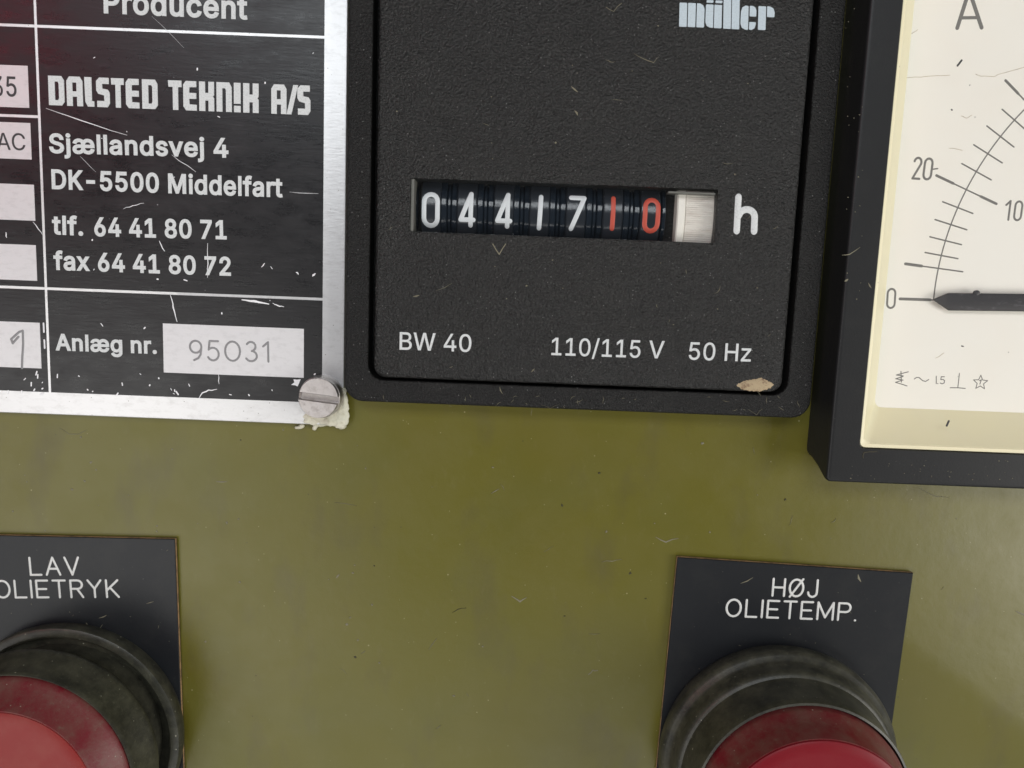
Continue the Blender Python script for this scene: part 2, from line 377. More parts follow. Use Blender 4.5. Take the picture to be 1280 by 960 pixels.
# lettering outlines: character | advance | closed bezier loops (handle, knot, handle), in thousandths
GLYPH_DATA = r'''
-|453|263,244,337,244,337,226 337,207,337,188,263,188 188,188,114,188,114,207 114,226,114,244,188,244
.|188|108,-4,95,-4,83,-4 72,0,63,9,54,18 50,28,50,41,50,54 54,65,63,73,72,82 83,87,95,87,108,87 119,82,128,73,137,65 141,54,141,41,141,28 137,18,128,9,119,0
/|249|216,533,235,533,180,330 126,127,71,-76,52,-76 33,-76,14,-76,69,127 124,330,178,533,197,533
0|453|264,-7,227,-7,189,-7 157,3,130,24,103,45 83,74,69,113,55,152 48,199,48,254,48,309 55,356,69,395,83,434 104,464,130,484,157,505 189,516,227,516,264,516 296,505,323,484,350,464 370,434,384,395,398,356 405,309,405,254,405,199 398,152,384,113,370,74 350,45,323,24,297,3;202,50,227,50,252,50 273,58,290,74,308,90 321,113,330,144,339,174 344,211,344,254,344,297 339,334,330,365,321,395 308,419,290,435,273,451 252,460,227,460,202,460 180,451,163,435,146,419 132,395,123,365,114,334 109,297,109,254,109,211 114,174,123,144,132,113 146,90,163,74,180,58
1|453|181,0,76,0,76,18 76,36,76,55,181,55 286,55,391,55,391,36 391,18,391,0,286,0;250,509,276,509,276,339 276,170,276,0,255,0 234,0,212,0,212,149 212,299,212,448,211,448 210,448,209,448,168,418 127,388,86,358,86,381 86,404,86,427,123,454 161,481,198,509,224,509
2|453|172,0,64,0,64,16 64,32,64,47,121,108 177,168,234,229,254,249 270,267,282,282,295,298 304,313,311,327,317,341 320,356,320,371,320,390 316,405,308,419,299,432 288,442,273,449,259,456 242,460,224,460,204,460 187,456,172,447,158,439 147,428,139,413,131,399 127,382,127,362,107,362 86,362,66,362,66,392 72,419,86,442,100,465 119,483,143,496,167,509 194,516,225,516,255,516 282,509,306,497,329,484 348,467,361,445,374,424 381,399,381,372,381,354 378,335,371,318,364,300 353,280,336,259,319,237 296,211,267,180,229,140 191,100,153,60,153,59 153,58,153,57,231,57 310,57,389,57,389,38 389,19,389,0,281,0
3|453|252,-7,218,-7,187,-7 158,-1,133,10,107,21 86,37,70,57,54,78 46,103,44,132,66,132 87,132,109,132,111,114 117,99,126,87,136,75 149,65,165,59,181,53 199,50,219,50,239,50 258,53,275,61,292,68 305,79,315,93,324,107 329,124,329,145,329,163 325,181,316,196,307,212 293,224,275,234,256,243 231,248,201,248,186,248 172,248,157,248,157,265 157,282,157,299,200,349 244,399,288,448,288,450 288,451,288,452,215,452 142,452,70,452,70,471 70,490,70,509,171,509 272,509,372,509,372,493 372,477,372,461,319,400 265,339,211,278,211,282 211,285,211,289,249,293 281,288,308,276,335,263 356,246,371,222,386,199 393,173,393,145,393,115 385,89,370,66,355,43 335,25,309,12,282,0
4|453|164,105,40,105,40,123 40,141,40,158,109,275 178,392,247,509,268,509 289,509,311,509,243,394 176,280,109,166,109,165 109,164,109,163,210,163 312,163,413,163,413,144 413,125,413,105,289,105;302,0,282,0,282,40 282,81,282,121,282,130 282,138,282,146,282,203 282,260,282,318,302,318 322,318,343,318,343,212 343,106,343,0,322,0
5|453|254,-7,221,-7,191,-7 164,-1,140,11,116,23 97,39,83,60,69,81 61,104,60,130,81,130 101,130,122,130,124,115 129,101,138,89,147,77 159,67,173,60,188,53 204,50,221,50,242,50 260,55,276,64,292,74 305,87,314,104,323,121 328,141,328,162,328,184 323,204,314,221,304,238 291,252,275,262,258,272 239,277,218,277,201,277 184,274,167,268,151,263 138,255,128,246,108,248 88,250,67,253,77,338 86,423,96,509,186,509 276,509,366,509,366,490 366,471,366,452,294,452 222,452,151,452,145,402 139,352,134,301,135,301 135,301,136,301,147,311 161,319,178,325,194,331 211,334,229,334,253,334 274,329,294,321,313,313 331,301,345,285,359,270 371,252,379,231,387,210 391,188,391,163,391,130 384,101,369,76,354,50 334,30,309,15,283,1
6|453|258,-7,226,-7,195,-7 167,0,142,15,118,29 98,49,84,74,71,100 64,129,64,162,64,186 69,212,80,239,91,266 110,300,137,340,176,396 214,453,252,509,276,509 299,509,322,509,265,426 208,344,151,261,149,261 147,261,145,261,150,271 157,280,165,288,174,296 184,302,196,307,207,312 221,314,235,314,266,314 293,308,316,295,339,282 357,263,370,240,382,216 389,189,389,157,389,125 382,97,368,73,354,48 334,28,310,14,286,0;207,48,226,48,246,48 264,53,279,63,294,72 306,85,314,101,323,118 327,136,327,157,327,178 323,197,314,213,306,230 294,242,279,251,264,261 246,265,226,265,207,265 189,261,174,252,159,243 147,230,138,214,129,198 125,179,125,158,125,137 129,118,138,102,147,85 159,72,174,63,189,53
7|453|120,0,97,0,172,149 248,299,323,448,323,450 323,451,323,452,236,452 149,452,62,452,62,471 62,490,62,509,172,509 281,509,391,509,391,489 391,469,391,449,315,299 240,150,165,0,142,0
8|453|260,-7,226,-7,192,-7 162,-1,136,11,109,24 89,40,74,62,59,83 52,108,52,135,52,157 56,177,65,195,74,213 86,229,101,241,116,253 133,261,153,265,153,265 153,266,153,267,128,273 108,287,93,308,78,329 70,353,70,380,70,406 77,429,90,450,104,470 122,486,146,498,169,510 196,516,226,516,256,516 283,510,306,498,329,486 348,470,361,450,375,429 382,406,382,380,382,353 374,329,359,308,344,287 325,273,300,267,300,266 300,265,300,265,319,261 336,253,351,241,366,229 378,213,387,195,396,177 401,157,401,135,401,108 393,83,378,62,364,40 343,24,317,11,291,-1;204,49,226,49,249,49 268,53,285,60,301,68 314,78,323,91,332,105 337,121,337,139,337,158 332,174,322,189,313,203 300,214,283,223,266,231 247,235,226,235,205,235 186,231,169,223,152,214 139,203,130,189,120,174 115,158,115,139,115,121 120,105,129,91,138,78 151,68,167,60,184,53;208,290,226,290,244,290 260,293,274,300,288,307 299,318,307,330,315,343 319,358,319,376,319,393 315,407,308,420,300,433 289,443,275,449,261,456 245,460,226,460,208,460 191,456,177,449,163,443 152,433,145,420,137,407 133,393,133,376,133,358 137,343,145,330,152,318 163,307,178,300,192,293
A|480|39,0,16,0,78,170 140,339,201,509,226,509 251,509,276,509,338,339 401,170,463,0,440,0 418,0,395,0,359,101 323,202,287,302,281,321 273,344,264,372,255,400 245,435,232,478,236,478 241,478,245,478,233,435 222,399,213,371,204,343 196,320,191,302,155,202 120,101,85,0,62,0;197,142,110,142,110,161 110,180,110,199,197,199 283,199,370,199,370,180 370,161,370,142,283,142
B|456|122,0,60,0,60,170 60,339,60,509,120,509 181,509,241,509,276,509 306,503,329,491,352,479 369,462,381,442,392,422 398,399,398,374,398,352 394,334,387,320,379,306 369,294,356,286,344,277 330,271,315,267,315,265 315,264,315,262,331,261 347,255,363,245,379,235 392,221,402,203,413,185 418,163,418,136,418,111 412,87,400,67,388,46 370,30,344,18,319,6 287,0,247,0,184,0;125,115,125,57,165,57 205,57,245,57,284,57 313,65,330,80,347,95 355,114,355,137,355,154 351,170,342,184,334,198 321,209,306,218,290,227 271,231,248,231,207,231 166,231,125,231,125,173;125,341,125,285,162,285 200,285,238,285,257,285 273,289,288,296,303,303 315,313,323,326,332,339 336,355,336,372,336,395 328,414,313,429,297,444 273,452,240,452,202,452 163,452,125,452,125,396
C|510|293,-7,267,-7,223,-7 184,4,150,25,116,46 89,76,70,115,50,154 40,201,40,254,40,308 50,354,70,393,89,432 116,462,150,484,184,505 223,516,267,516,293,516 317,512,340,504,363,497 384,486,402,471,420,457 436,439,448,418,460,398 468,374,473,348,451,348 430,348,408,348,404,366 398,381,389,395,381,408 370,419,357,428,345,438 331,444,315,449,300,454 284,456,267,456,236,456 208,448,184,432,159,417 139,394,125,364,111,334 103,297,103,254,103,211 111,175,125,145,140,115 159,92,184,76,209,61 236,53,267,53,284,53 300,55,315,60,331,65 345,71,357,81,370,90 381,101,389,114,398,128 404,143,408,160,430,160 451,160,473,160,469,135 460,111,448,91,436,70 421,52,402,38,384,23 363,12,341,5,318,-3
D|502|271,0,219,0,178,0 137,0,96,0,96,19 96,38,96,57,136,57 175,57,215,57,256,57 291,65,318,81,345,97 366,119,379,149,392,179 399,214,399,255,399,296 392,331,379,361,366,390 346,412,320,428,293,444 260,452,221,452,178,452 136,452,93,452,93,471 93,490,93,509,137,509 181,509,225,509,275,509 317,499,353,478,388,458 415,429,433,391,452,353 462,308,462,255,462,202 452,157,433,119,414,81 387,51,351,31,314,10;103,509,125,509,125,339 125,170,125,0,103,0 82,0,60,0,60,170 60,339,60,509,82,509
H|517|82,0,60,0,60,170 60,339,60,509,82,509 103,509,125,509,125,435 125,362,125,289,214,289 303,289,392,289,392,362 392,435,392,509,414,509 435,509,457,509,457,339 457,170,457,0,435,0 414,0,392,0,392,77 392,155,392,232,303,232 214,232,125,232,125,155 125,77,125,0,103,0
K|467|146,189,104,145,104,169 104,193,104,216,116,232 128,247,139,261,151,275 162,290,174,303,187,317 199,331,212,344,262,399 313,454,364,509,392,509 420,509,448,509,376,431 304,353,231,276,230,276 229,276,228,276,187,233;82,0,60,0,60,170 60,339,60,509,82,509 103,509,125,509,125,451 125,392,125,334,124,298 124,261,124,225,124,214 124,204,125,193,125,129 125,64,125,0,103,0;398,0,372,0,311,86 249,173,188,259,201,276 215,293,228,309,302,206 375,103,449,0,423,0
M|628|81,0,60,0,60,170 60,339,60,509,91,509 121,509,152,509,193,402 235,294,277,187,280,180 284,170,287,159,291,148 295,136,299,123,303,110 307,97,311,84,315,71 319,59,322,49,317,49 312,49,307,49,310,59 314,70,318,83,322,95 326,108,330,121,334,134 338,147,342,158,346,170 349,179,352,187,394,294 435,402,476,509,507,509 537,509,568,509,568,339 568,170,568,0,547,0 525,0,504,0,504,97 504,194,504,291,504,302 504,314,504,327,505,340 505,354,505,369,505,383 506,398,506,413,506,428 507,443,507,457,509,457 511,457,513,457,508,441 503,426,498,409,492,393 487,378,482,363,477,348 472,334,467,322,463,309 459,299,456,291,418,194 380,97,342,0,323,0 305,0,286,0,248,97 209,194,170,291,167,299 163,309,159,321,155,333 150,346,145,361,140,376 135,391,129,408,124,424 118,441,112,457,114,457 117,457,119,457,119,444 120,431,120,416,120,401 121,387,121,372,121,357 121,342,122,328,122,315 122,302,122,291,122,194 122,97,122,0,101,0
P|445|82,0,60,0,60,170 60,339,60,509,118,509 177,509,235,509,274,509 307,502,332,487,358,473 377,454,390,430,402,405 409,378,409,348,409,317 402,290,390,265,377,241 358,222,332,207,307,193 274,186,235,186,193,186 151,186,109,186,109,205 109,224,109,242,150,242 191,242,233,242,259,242 281,247,297,256,313,265 325,278,333,294,341,310 344,328,344,348,344,368 341,386,333,402,325,417 313,430,297,439,280,448 259,452,232,452,196,452 160,452,125,452,125,301 125,151,125,0,103,0
S|447|263,-9,224,-9,187,-9 155,-3,128,9,100,21 79,38,64,60,49,82 40,107,38,137,60,137 82,137,104,137,106,117 112,101,123,88,134,75 149,65,166,59,184,52 203,49,224,49,247,49 268,53,286,60,304,68 319,78,329,92,340,105 346,121,346,139,346,155 341,169,332,179,323,189 311,198,296,205,281,211 264,217,245,222,224,228 204,234,184,239,142,251 109,268,86,289,63,311 52,339,52,372,52,401 60,426,75,448,90,469 111,486,138,498,164,510 194,516,227,516,261,516 290,510,316,498,342,486 362,469,377,449,392,428 400,404,401,378,380,378 358,378,337,378,335,403 323,423,302,437,281,451 256,459,225,459,203,459 184,455,167,448,151,441 138,431,129,418,120,406 115,391,115,376,115,358 120,344,131,334,142,323 154,314,169,308,184,302 199,297,212,293,230,289 247,284,264,279,279,275 295,270,312,264,328,257 344,248,359,238,373,227 385,214,395,198,404,181 408,162,408,139,408,111 401,86,386,64,372,41 351,24,323,11,296,-2
V|480|229,0,204,0,141,170 79,339,16,509,39,509 62,509,84,509,120,408 156,307,192,206,198,189 206,166,215,137,224,109 235,73,248,31,243,31 239,31,235,31,247,74 258,110,267,138,276,166 284,189,290,206,325,307 360,408,395,509,417,509 440,509,463,509,401,339 340,170,278,0,253,0
W|686|180,0,155,0,109,170 63,339,16,509,38,509 60,509,82,509,109,404 136,300,163,196,168,179 172,163,175,145,179,128 183,111,187,94,190,76 194,58,197,40,194,40 192,40,189,40,193,58 196,76,200,94,203,111 207,128,211,145,215,163 220,179,224,196,251,300 279,404,306,509,331,509 355,509,380,509,407,404 434,300,462,196,466,179 470,163,474,145,478,128 482,111,486,94,490,76 494,58,497,40,494,40 491,40,488,40,492,58 495,76,499,94,502,111 506,128,510,145,515,163 519,179,523,196,550,300 576,404,603,509,625,509 647,509,670,509,623,339 577,170,530,0,505,0 480,0,455,0,426,108 397,215,368,323,362,344 357,367,351,391,346,416 341,444,336,475,341,475 345,475,350,475,345,445 340,419,335,395,330,371 324,347,318,323,289,215 260,108,230,0,205,0
a|389|182,-9,160,-9,136,-9 114,-4,94,5,75,14 59,27,48,45,36,62 30,83,30,108,30,130 35,147,43,161,52,175 63,185,78,193,92,201 108,207,125,211,143,215 160,218,178,220,201,223 219,225,234,227,248,228 258,231,265,235,272,239 276,245,276,255,276,255 276,256,276,257,276,272 273,286,267,297,261,308 252,316,240,322,228,328 213,331,196,331,178,331 162,328,149,322,136,317 126,309,118,301,110,292 104,283,100,274,80,280 61,285,41,291,50,314 62,332,79,346,95,360 113,369,133,375,153,381 173,384,194,384,208,384 223,383,239,379,255,376 271,370,286,360,301,351 313,338,322,320,332,303 337,280,337,251,337,168 337,84,337,0,317,0 297,0,277,0,277,17 277,35,277,52,275,52 274,52,272,52,268,43 261,34,252,25,243,15 230,7,215,1,200,-5;155,45,170,45,193,45 212,50,228,59,243,68 255,79,263,93,271,107 276,122,276,138,276,155 276,173,276,190,273,187 268,184,259,182,251,180 242,178,231,176,221,174 210,172,200,171,190,170 182,169,175,168,161,166 147,163,134,159,121,154 111,148,103,139,96,131 92,119,92,105,92,92 95,81,102,72,109,63 118,57,130,52,142,48
c|396|226,-8,207,-8,173,-8 143,0,117,16,91,33 71,56,56,85,41,114 34,149,34,187,34,227 41,262,56,291,71,321 91,343,117,360,143,376 173,384,207,384,226,384 243,382,260,377,276,372 292,365,305,356,319,347 330,335,340,322,350,309 357,294,362,277,342,272 322,267,303,262,300,272 296,281,290,289,285,297 278,305,270,311,262,317 253,322,242,325,232,328 220,330,207,330,182,330 161,323,145,310,129,297 116,280,108,258,100,237 96,213,96,187,96,162 100,139,108,117,116,96 129,79,145,66,161,53 182,46,207,46,220,46 232,48,243,52,253,55 263,60,271,66,279,72 286,80,292,89,297,97 301,107,304,117,324,112 343,107,363,102,358,85 351,70,341,56,332,43 320,31,306,21,293,12 277,4,261,-1,244,-6
d|424|219,-8,195,-8,164,-8 136,0,111,16,87,32 68,55,55,84,41,114 34,149,34,189,34,229 41,263,55,293,69,322 88,345,112,361,136,376 164,384,196,384,219,384 238,381,253,373,268,365 279,356,287,346,296,336 302,327,306,319,308,319 309,319,311,319,311,382 311,446,311,509,331,509 351,509,372,509,372,339 372,170,372,0,352,0 332,0,313,0,313,20 313,39,313,59,311,59 309,59,307,59,302,51 295,42,287,31,278,21 267,12,252,4,238,-4;181,47,205,47,227,47 247,53,263,65,279,77 291,94,299,115,308,136 312,161,312,189,312,217 308,242,300,263,292,284 279,300,263,312,247,324 228,330,205,330,181,330 161,324,145,311,129,299 116,282,108,261,100,240 96,216,96,189,96,162 100,138,109,117,117,95 129,78,145,66,161,53
e|404|238,-8,212,-8,175,-8 143,0,117,16,90,33 70,56,56,85,41,114 34,148,34,187,34,226 41,260,55,290,69,319 89,343,115,359,141,376 171,384,205,384,226,384 246,381,266,374,285,367 303,356,319,341,335,326 348,306,357,282,366,258 371,228,371,194,371,186 371,178,371,169,272,169 174,169,75,169,75,187 75,204,75,221,163,221 250,221,338,221,329,215 319,208,310,202,310,227 306,249,298,269,290,288 278,303,263,314,247,325 228,330,205,330,182,330 163,325,146,313,130,302 118,288,109,270,100,251 96,232,96,211,96,200 96,189,96,178,96,150 101,126,110,106,120,87 134,72,151,61,168,51 189,46,212,46,228,46 241,48,254,53,266,57 277,64,285,73,294,82 301,93,306,105,325,101 345,96,365,91,359,71 349,54,335,39,321,24 303,13,283,4,262,-4
f|254|154,379,228,379,228,362 228,344,228,327,154,327 80,327,6,327,6,344 6,362,6,379,80,379;101,0,81,0,81,144 81,288,81,432,81,453 86,471,96,486,106,500 119,511,135,519,152,526 169,530,187,530,201,530 213,529,222,527,232,525 238,523,243,521,238,503 233,486,227,468,224,470 220,471,215,472,210,473 203,474,195,474,176,474 163,469,154,460,146,451 142,437,142,419,142,279 142,140,142,0,121,0
g|425|238,-151,207,-151,179,-151 155,-147,134,-140,113,-132 96,-123,82,-110,69,-98 58,-84,51,-69,67,-60 84,-50,101,-41,107,-49 113,-57,122,-66,130,-75 141,-82,154,-88,168,-94 186,-97,207,-97,238,-97 263,-90,282,-75,302,-60 311,-37,311,-6,311,19 311,44,311,68,310,68 308,68,306,68,301,60 295,51,287,41,278,32 267,23,252,16,238,8 219,5,195,5,164,5 137,12,113,27,88,41 69,62,55,90,41,118 34,152,34,191,34,230 41,264,55,293,69,322 88,345,112,361,137,376 165,384,196,384,220,384 239,381,253,373,268,365 280,356,288,346,297,336 303,327,308,319,309,319 311,319,313,319,313,339 313,359,313,379,333,379 353,379,372,379,372,250 372,121,372,-9,372,-42 365,-69,350,-90,335,-111 316,-126,291,-136,266,-146;181,59,205,59,228,59 248,64,264,75,280,86 292,101,300,121,308,141 312,165,312,193,312,220 308,243,300,264,292,284 280,301,264,312,248,324 228,330,205,330,181,330 161,324,145,312,129,299 117,283,109,262,100,242 96,219,96,193,96,166 100,143,109,123,117,103 129,87,145,76,162,65
i|167|73,0,53,0,53,126 53,253,53,379,73,379 93,379,114,379,114,253 114,126,114,0,93,0;95,443,84,443,72,443 62,447,54,455,45,462 41,472,41,483,41,494 45,504,54,512,62,520 72,524,84,524,95,524 106,520,114,512,122,504 126,494,126,483,126,472 122,462,114,455,106,447
j|167|53,243,53,379,73,379 93,379,114,379,114,243 114,106,114,-30,114,-53 110,-73,102,-90,93,-107 81,-120,65,-129,48,-138 28,-143,4,-143,-1,-143 -5,-143,-10,-143,-10,-124 -10,-105,-10,-87,-6,-87 -2,-87,2,-87,20,-87 32,-82,40,-72,49,-62 53,-48,53,-29,53,107;95,443,83,443,72,443 62,447,53,455,45,462 41,472,41,483,41,494 45,504,53,512,62,520 72,524,83,524,95,524 105,520,114,512,122,504 126,494,126,483,126,472 122,462,114,455,105,447
l|189|147,-2,139,-2,110,-2 88,5,74,20,60,35 53,57,53,84,53,226 53,367,53,509,73,509 93,509,114,509,114,372 114,235,114,99,114,81 116,69,120,62,125,55 133,52,146,52,152,52 157,52,160,53,164,53 167,54,170,54,173,37 177,20,181,3,175,1 169,0,162,-1,154,-2
n|410|114,249,114,227,114,151 114,76,114,0,93,0 73,0,53,0,53,126 53,253,53,379,72,379 92,379,112,379,112,349 112,318,112,287,109,287 106,287,102,287,114,322 131,347,152,362,174,377 199,384,227,384,253,384 276,379,295,369,314,358 330,342,341,321,352,299 357,273,357,240,357,160 357,80,357,0,337,0 316,0,296,0,296,78 296,157,296,235,296,265 288,288,273,304,258,321 237,329,210,329,192,329 175,325,161,317,146,309 135,298,126,283,118,267
o|415|242,-8,207,-8,173,-8 143,0,117,16,91,33 71,56,56,85,41,114 34,149,34,187,34,227 41,262,56,291,71,321 91,343,117,360,143,376 173,384,207,384,242,384 273,376,299,360,325,343 345,321,359,291,374,262 381,227,381,187,381,149 374,114,359,85,345,56 325,33,299,16,273,0;182,46,207,46,233,46 254,53,270,66,287,79 299,96,307,117,315,139 319,162,319,187,319,213 315,236,307,258,299,280 287,297,270,310,254,323 233,330,207,330,182,330 161,323,145,310,129,297 116,280,108,258,100,237 96,213,96,187,96,162 100,139,108,117,116,96 129,79,145,66,161,53
r|259|73,0,53,0,53,126 53,253,53,379,72,379 92,379,112,379,112,360 112,340,112,321,113,321 114,321,115,321,122,340 135,355,152,367,170,379 190,385,213,385,218,385 223,385,229,384,235,384 240,384,243,384,243,363 243,343,243,322,242,323 237,323,230,324,223,325 215,326,207,326,189,326 173,322,159,315,145,307 134,297,126,284,118,270 114,255,114,237,114,158 114,79,114,0,93,0
s|365|211,-8,182,-8,156,-8 133,-4,112,3,92,11 75,23,62,38,49,53 40,72,36,94,55,98 74,102,94,107,99,86 109,70,124,60,139,50 158,45,181,45,208,45 229,51,244,62,260,74 268,87,268,103,268,116 263,127,254,136,245,144 231,151,212,155,191,160 170,165,149,170,115,178 89,191,72,208,55,225 47,247,47,274,47,296 53,315,65,332,77,348 94,361,115,370,136,380 160,384,187,384,213,384 235,380,254,372,272,365 287,353,299,339,310,325 319,309,324,290,305,286 287,281,268,277,263,292 255,304,243,316,230,327 212,333,187,333,165,333 146,327,131,317,116,306 109,293,109,277,109,263 114,252,124,243,134,235 150,228,172,223,191,218 210,214,229,209,264,201 290,188,306,171,323,154 331,133,331,107,331,84 325,64,312,47,300,30 282,16,260,6,237,-3
t|227|138,379,204,379,204,362 204,344,204,327,138,327 72,327,6,327,6,344 6,362,6,379,72,379;65,345,65,471,85,471 106,471,126,471,126,347 126,222,126,98,126,81 129,69,136,61,143,54 154,50,170,50,174,50 179,50,185,51,191,52 197,53,202,54,206,36 209,19,213,2,207,0 200,-2,192,-3,184,-4 176,-4,168,-4,136,-4 110,4,92,21,74,38 65,62,65,93,65,219
u|410|211,-5,182,-5,157,-5 134,0,115,11,95,21 80,37,69,59,58,80 53,107,53,139,53,219 53,299,53,379,73,379 93,379,114,379,114,301 114,222,114,144,114,114 121,91,137,75,152,58 173,50,200,50,218,50 235,54,249,62,264,70 275,81,283,97,292,112 296,131,296,153,296,228 296,304,296,379,316,379 337,379,357,379,357,253 357,126,357,0,337,0 318,0,298,0,298,31 298,61,298,92,301,92 304,92,307,92,295,57 279,32,257,17,235,2
v|389|184,0,163,0,114,126 66,253,17,379,40,379 62,379,84,379,111,305 138,230,165,155,174,132 181,110,187,87,193,64 199,42,206,21,198,21 191,21,184,21,191,42 197,64,203,87,209,110 216,132,224,155,251,230 278,305,305,379,327,379 349,379,371,379,323,253 275,126,226,0,205,0
x|379|44,0,21,0,71,73 121,145,171,218,171,202 171,187,171,171,124,240 76,310,29,379,52,379 76,379,100,379,116,355 132,330,147,306,160,287 170,270,179,253,188,237 198,221,207,206,197,206 186,206,175,206,185,221 194,237,202,253,211,270 221,287,233,306,249,330 266,355,282,379,305,379 328,379,352,379,304,309 256,239,209,169,209,184 209,199,209,214,258,143 308,71,358,0,334,0 310,0,287,0,268,28 249,57,231,85,219,103 209,120,200,136,191,152 182,167,173,182,183,182 194,182,205,182,195,167 186,152,178,136,170,120 160,103,148,85,129,57 110,28,91,0,68,0
z|380|141,0,42,0,42,15 42,30,42,46,112,137 183,228,254,320,254,321 254,322,254,323,185,323 117,323,48,323,48,342 48,361,48,379,143,379 238,379,333,379,333,363 333,347,333,331,264,241 195,150,126,60,126,59 126,58,126,56,197,56 268,56,339,56,339,38 339,19,339,0,240,0
æ|638|178,-9,161,-9,137,-9 114,-4,95,5,75,15 59,28,48,45,36,62 30,83,30,108,30,129 35,147,45,162,54,176 67,188,83,196,98,205 116,211,135,215,154,219 174,221,193,221,318,221 444,221,569,221,560,214 551,207,541,200,544,225 542,247,534,266,527,286 515,302,498,313,482,324 463,330,440,330,417,330 397,325,381,313,364,302 352,288,343,270,334,251 329,232,329,211,329,200 329,189,329,178,329,150 334,126,344,106,354,87 367,72,385,62,402,51 422,46,445,46,461,46 475,48,487,53,499,57 510,64,519,73,528,82 535,93,539,105,559,101 579,96,599,92,593,72 583,55,569,40,555,25 537,13,516,4,495,-4 472,-8,445,-8,418,-8 393,-4,371,6,349,15 331,28,317,45,303,61 294,81,288,102,292,165 295,228,298,291,306,310 317,327,330,341,344,355 360,365,378,373,396,381 417,384,440,384,461,384 481,381,501,374,520,367 538,356,554,341,569,326 582,306,591,282,600,258 605,228,605,194,605,186 605,178,605,169,468,169 331,169,194,169,175,169 158,167,143,162,128,158 115,151,106,141,97,132 92,120,92,105,92,86 99,71,114,61,129,51 148,46,170,46,193,46 212,50,228,59,243,68 255,79,263,93,271,107 275,122,275,138,275,178 275,217,275,257,275,272 272,285,266,297,260,308 252,316,240,322,228,328 213,331,196,331,178,331 162,328,149,322,136,317 126,309,118,301,110,292 104,283,100,274,80,280 61,285,41,291,50,314 62,332,79,346,95,360 113,369,133,375,153,381 173,384,194,384,210,384 227,382,245,377,262,373 278,364,293,351,307,339 317,320,324,296,320,221 316,145,312,70,310,70 308,70,306,70,301,59 295,49,286,40,277,30 266,22,252,15,239,7 225,2,210,-2,194,-6
'''
GLYPHS = {}
def load_glyphs():
    for ln in GLYPH_DATA.strip('\n').split('\n'):
        if ln.startswith('||'): continue
        ch, adv, d = ln.split('|', 2)
        GLYPHS[ch] = (int(adv) / 1000, [[tuple(int(t) / 1000 for t in pt.split(',')) for pt in sp.split(' ')] for sp in d.split(';') if sp])
def flatten(bz, res=4):
    out = []
    for k in range(len(bz)):
        a, c = bz[k], bz[(k + 1) % len(bz)]
        p0, p1, p2, p3 = Vector(a[2:4]), Vector(a[4:6]), Vector(c[0:2]), Vector(c[2:4])
        straight = abs((p3 - p0).cross(p1 - p0)) + abs((p3 - p0).cross(p2 - p0)) < 1e-5
        for s in range(1 if straight else res):
            t = s / res; out.append(p0 * (1 - t) ** 3 + p1 * 3 * t * (1 - t) ** 2 + p2 * 3 * t * t * (1 - t) + p3 * t ** 3)
    clean = [p for n, p in enumerate(out) if (p - out[n - 1]).length > 1e-4]
    return clean
def area2(q): return sum(q[i - 1][0] * q[i][1] - q[i][0] * q[i - 1][1] for i in range(len(q)))
def grow(q, d):
    out = []
    for i in range(len(q)):
        a, c = (q[i] - q[i - 1]).normalized(), (q[(i + 1) % len(q)] - q[i]).normalized()
        na, nc = Vector((a.y, -a.x)), Vector((c.y, -c.x))
        s = na + nc
        s = s.normalized() if s.length > 1e-6 else na
        out.append(q[i] + s * (d / max(.5, s.dot(na))))
    return out
from mathutils.geometry import delaunay_2d_cdt
def fill_mesh(loops_, thick):
    """filled outlines with walls; holes run the other way round than their outline"""
    vs, es, walls = [], [], []
    for q in loops_:
        n0 = len(vs); vs += [Vector((p[0], p[1])) for p in q]; es += [(n0 + i, n0 + (i + 1) % len(q)) for i in range(len(q))]
    co, _, tri, *_r = delaunay_2d_cdt(vs, es, [], 0, 1e-6)
    def wind(p):
        w_ = 0
        for q in loops_:
            for i in range(len(q)):
                a, c = q[i - 1], q[i]
                s = (c[0] - a[0]) * (p[1] - a[1]) - (p[0] - a[0]) * (c[1] - a[1])
                if a[1] <= p[1] < c[1] and s > 0: w_ += 1
                elif c[1] <= p[1] < a[1] and s < 0: w_ -= 1
        return w_
    bm = bmesh.new(); top = [bm.verts.new((p[0], p[1], thick / 2)) for p in co]
    for t in tri:
        c = sum((Vector(co[k]) for k in t), Vector((0, 0))) / 3
        if wind(c) != 0: bm.faces.new([top[k] for k in t])
    for q in loops_:
        u_ = [bm.verts.new((p[0], p[1], thick / 2)) for p in q]; l_ = [bm.verts.new((p[0], p[1], -thick / 2)) for p in q]
        for i in range(len(q)): bm.faces.new((u_[i - 1], u_[i], l_[i], l_[i - 1]))
    bmesh.ops.delete(bm, geom=[v for v in bm.verts if not v.link_faces], context='VERTS')
    me = bpy.data.meshes.new('outline'); bm.to_mesh(me); bm.free(); return me
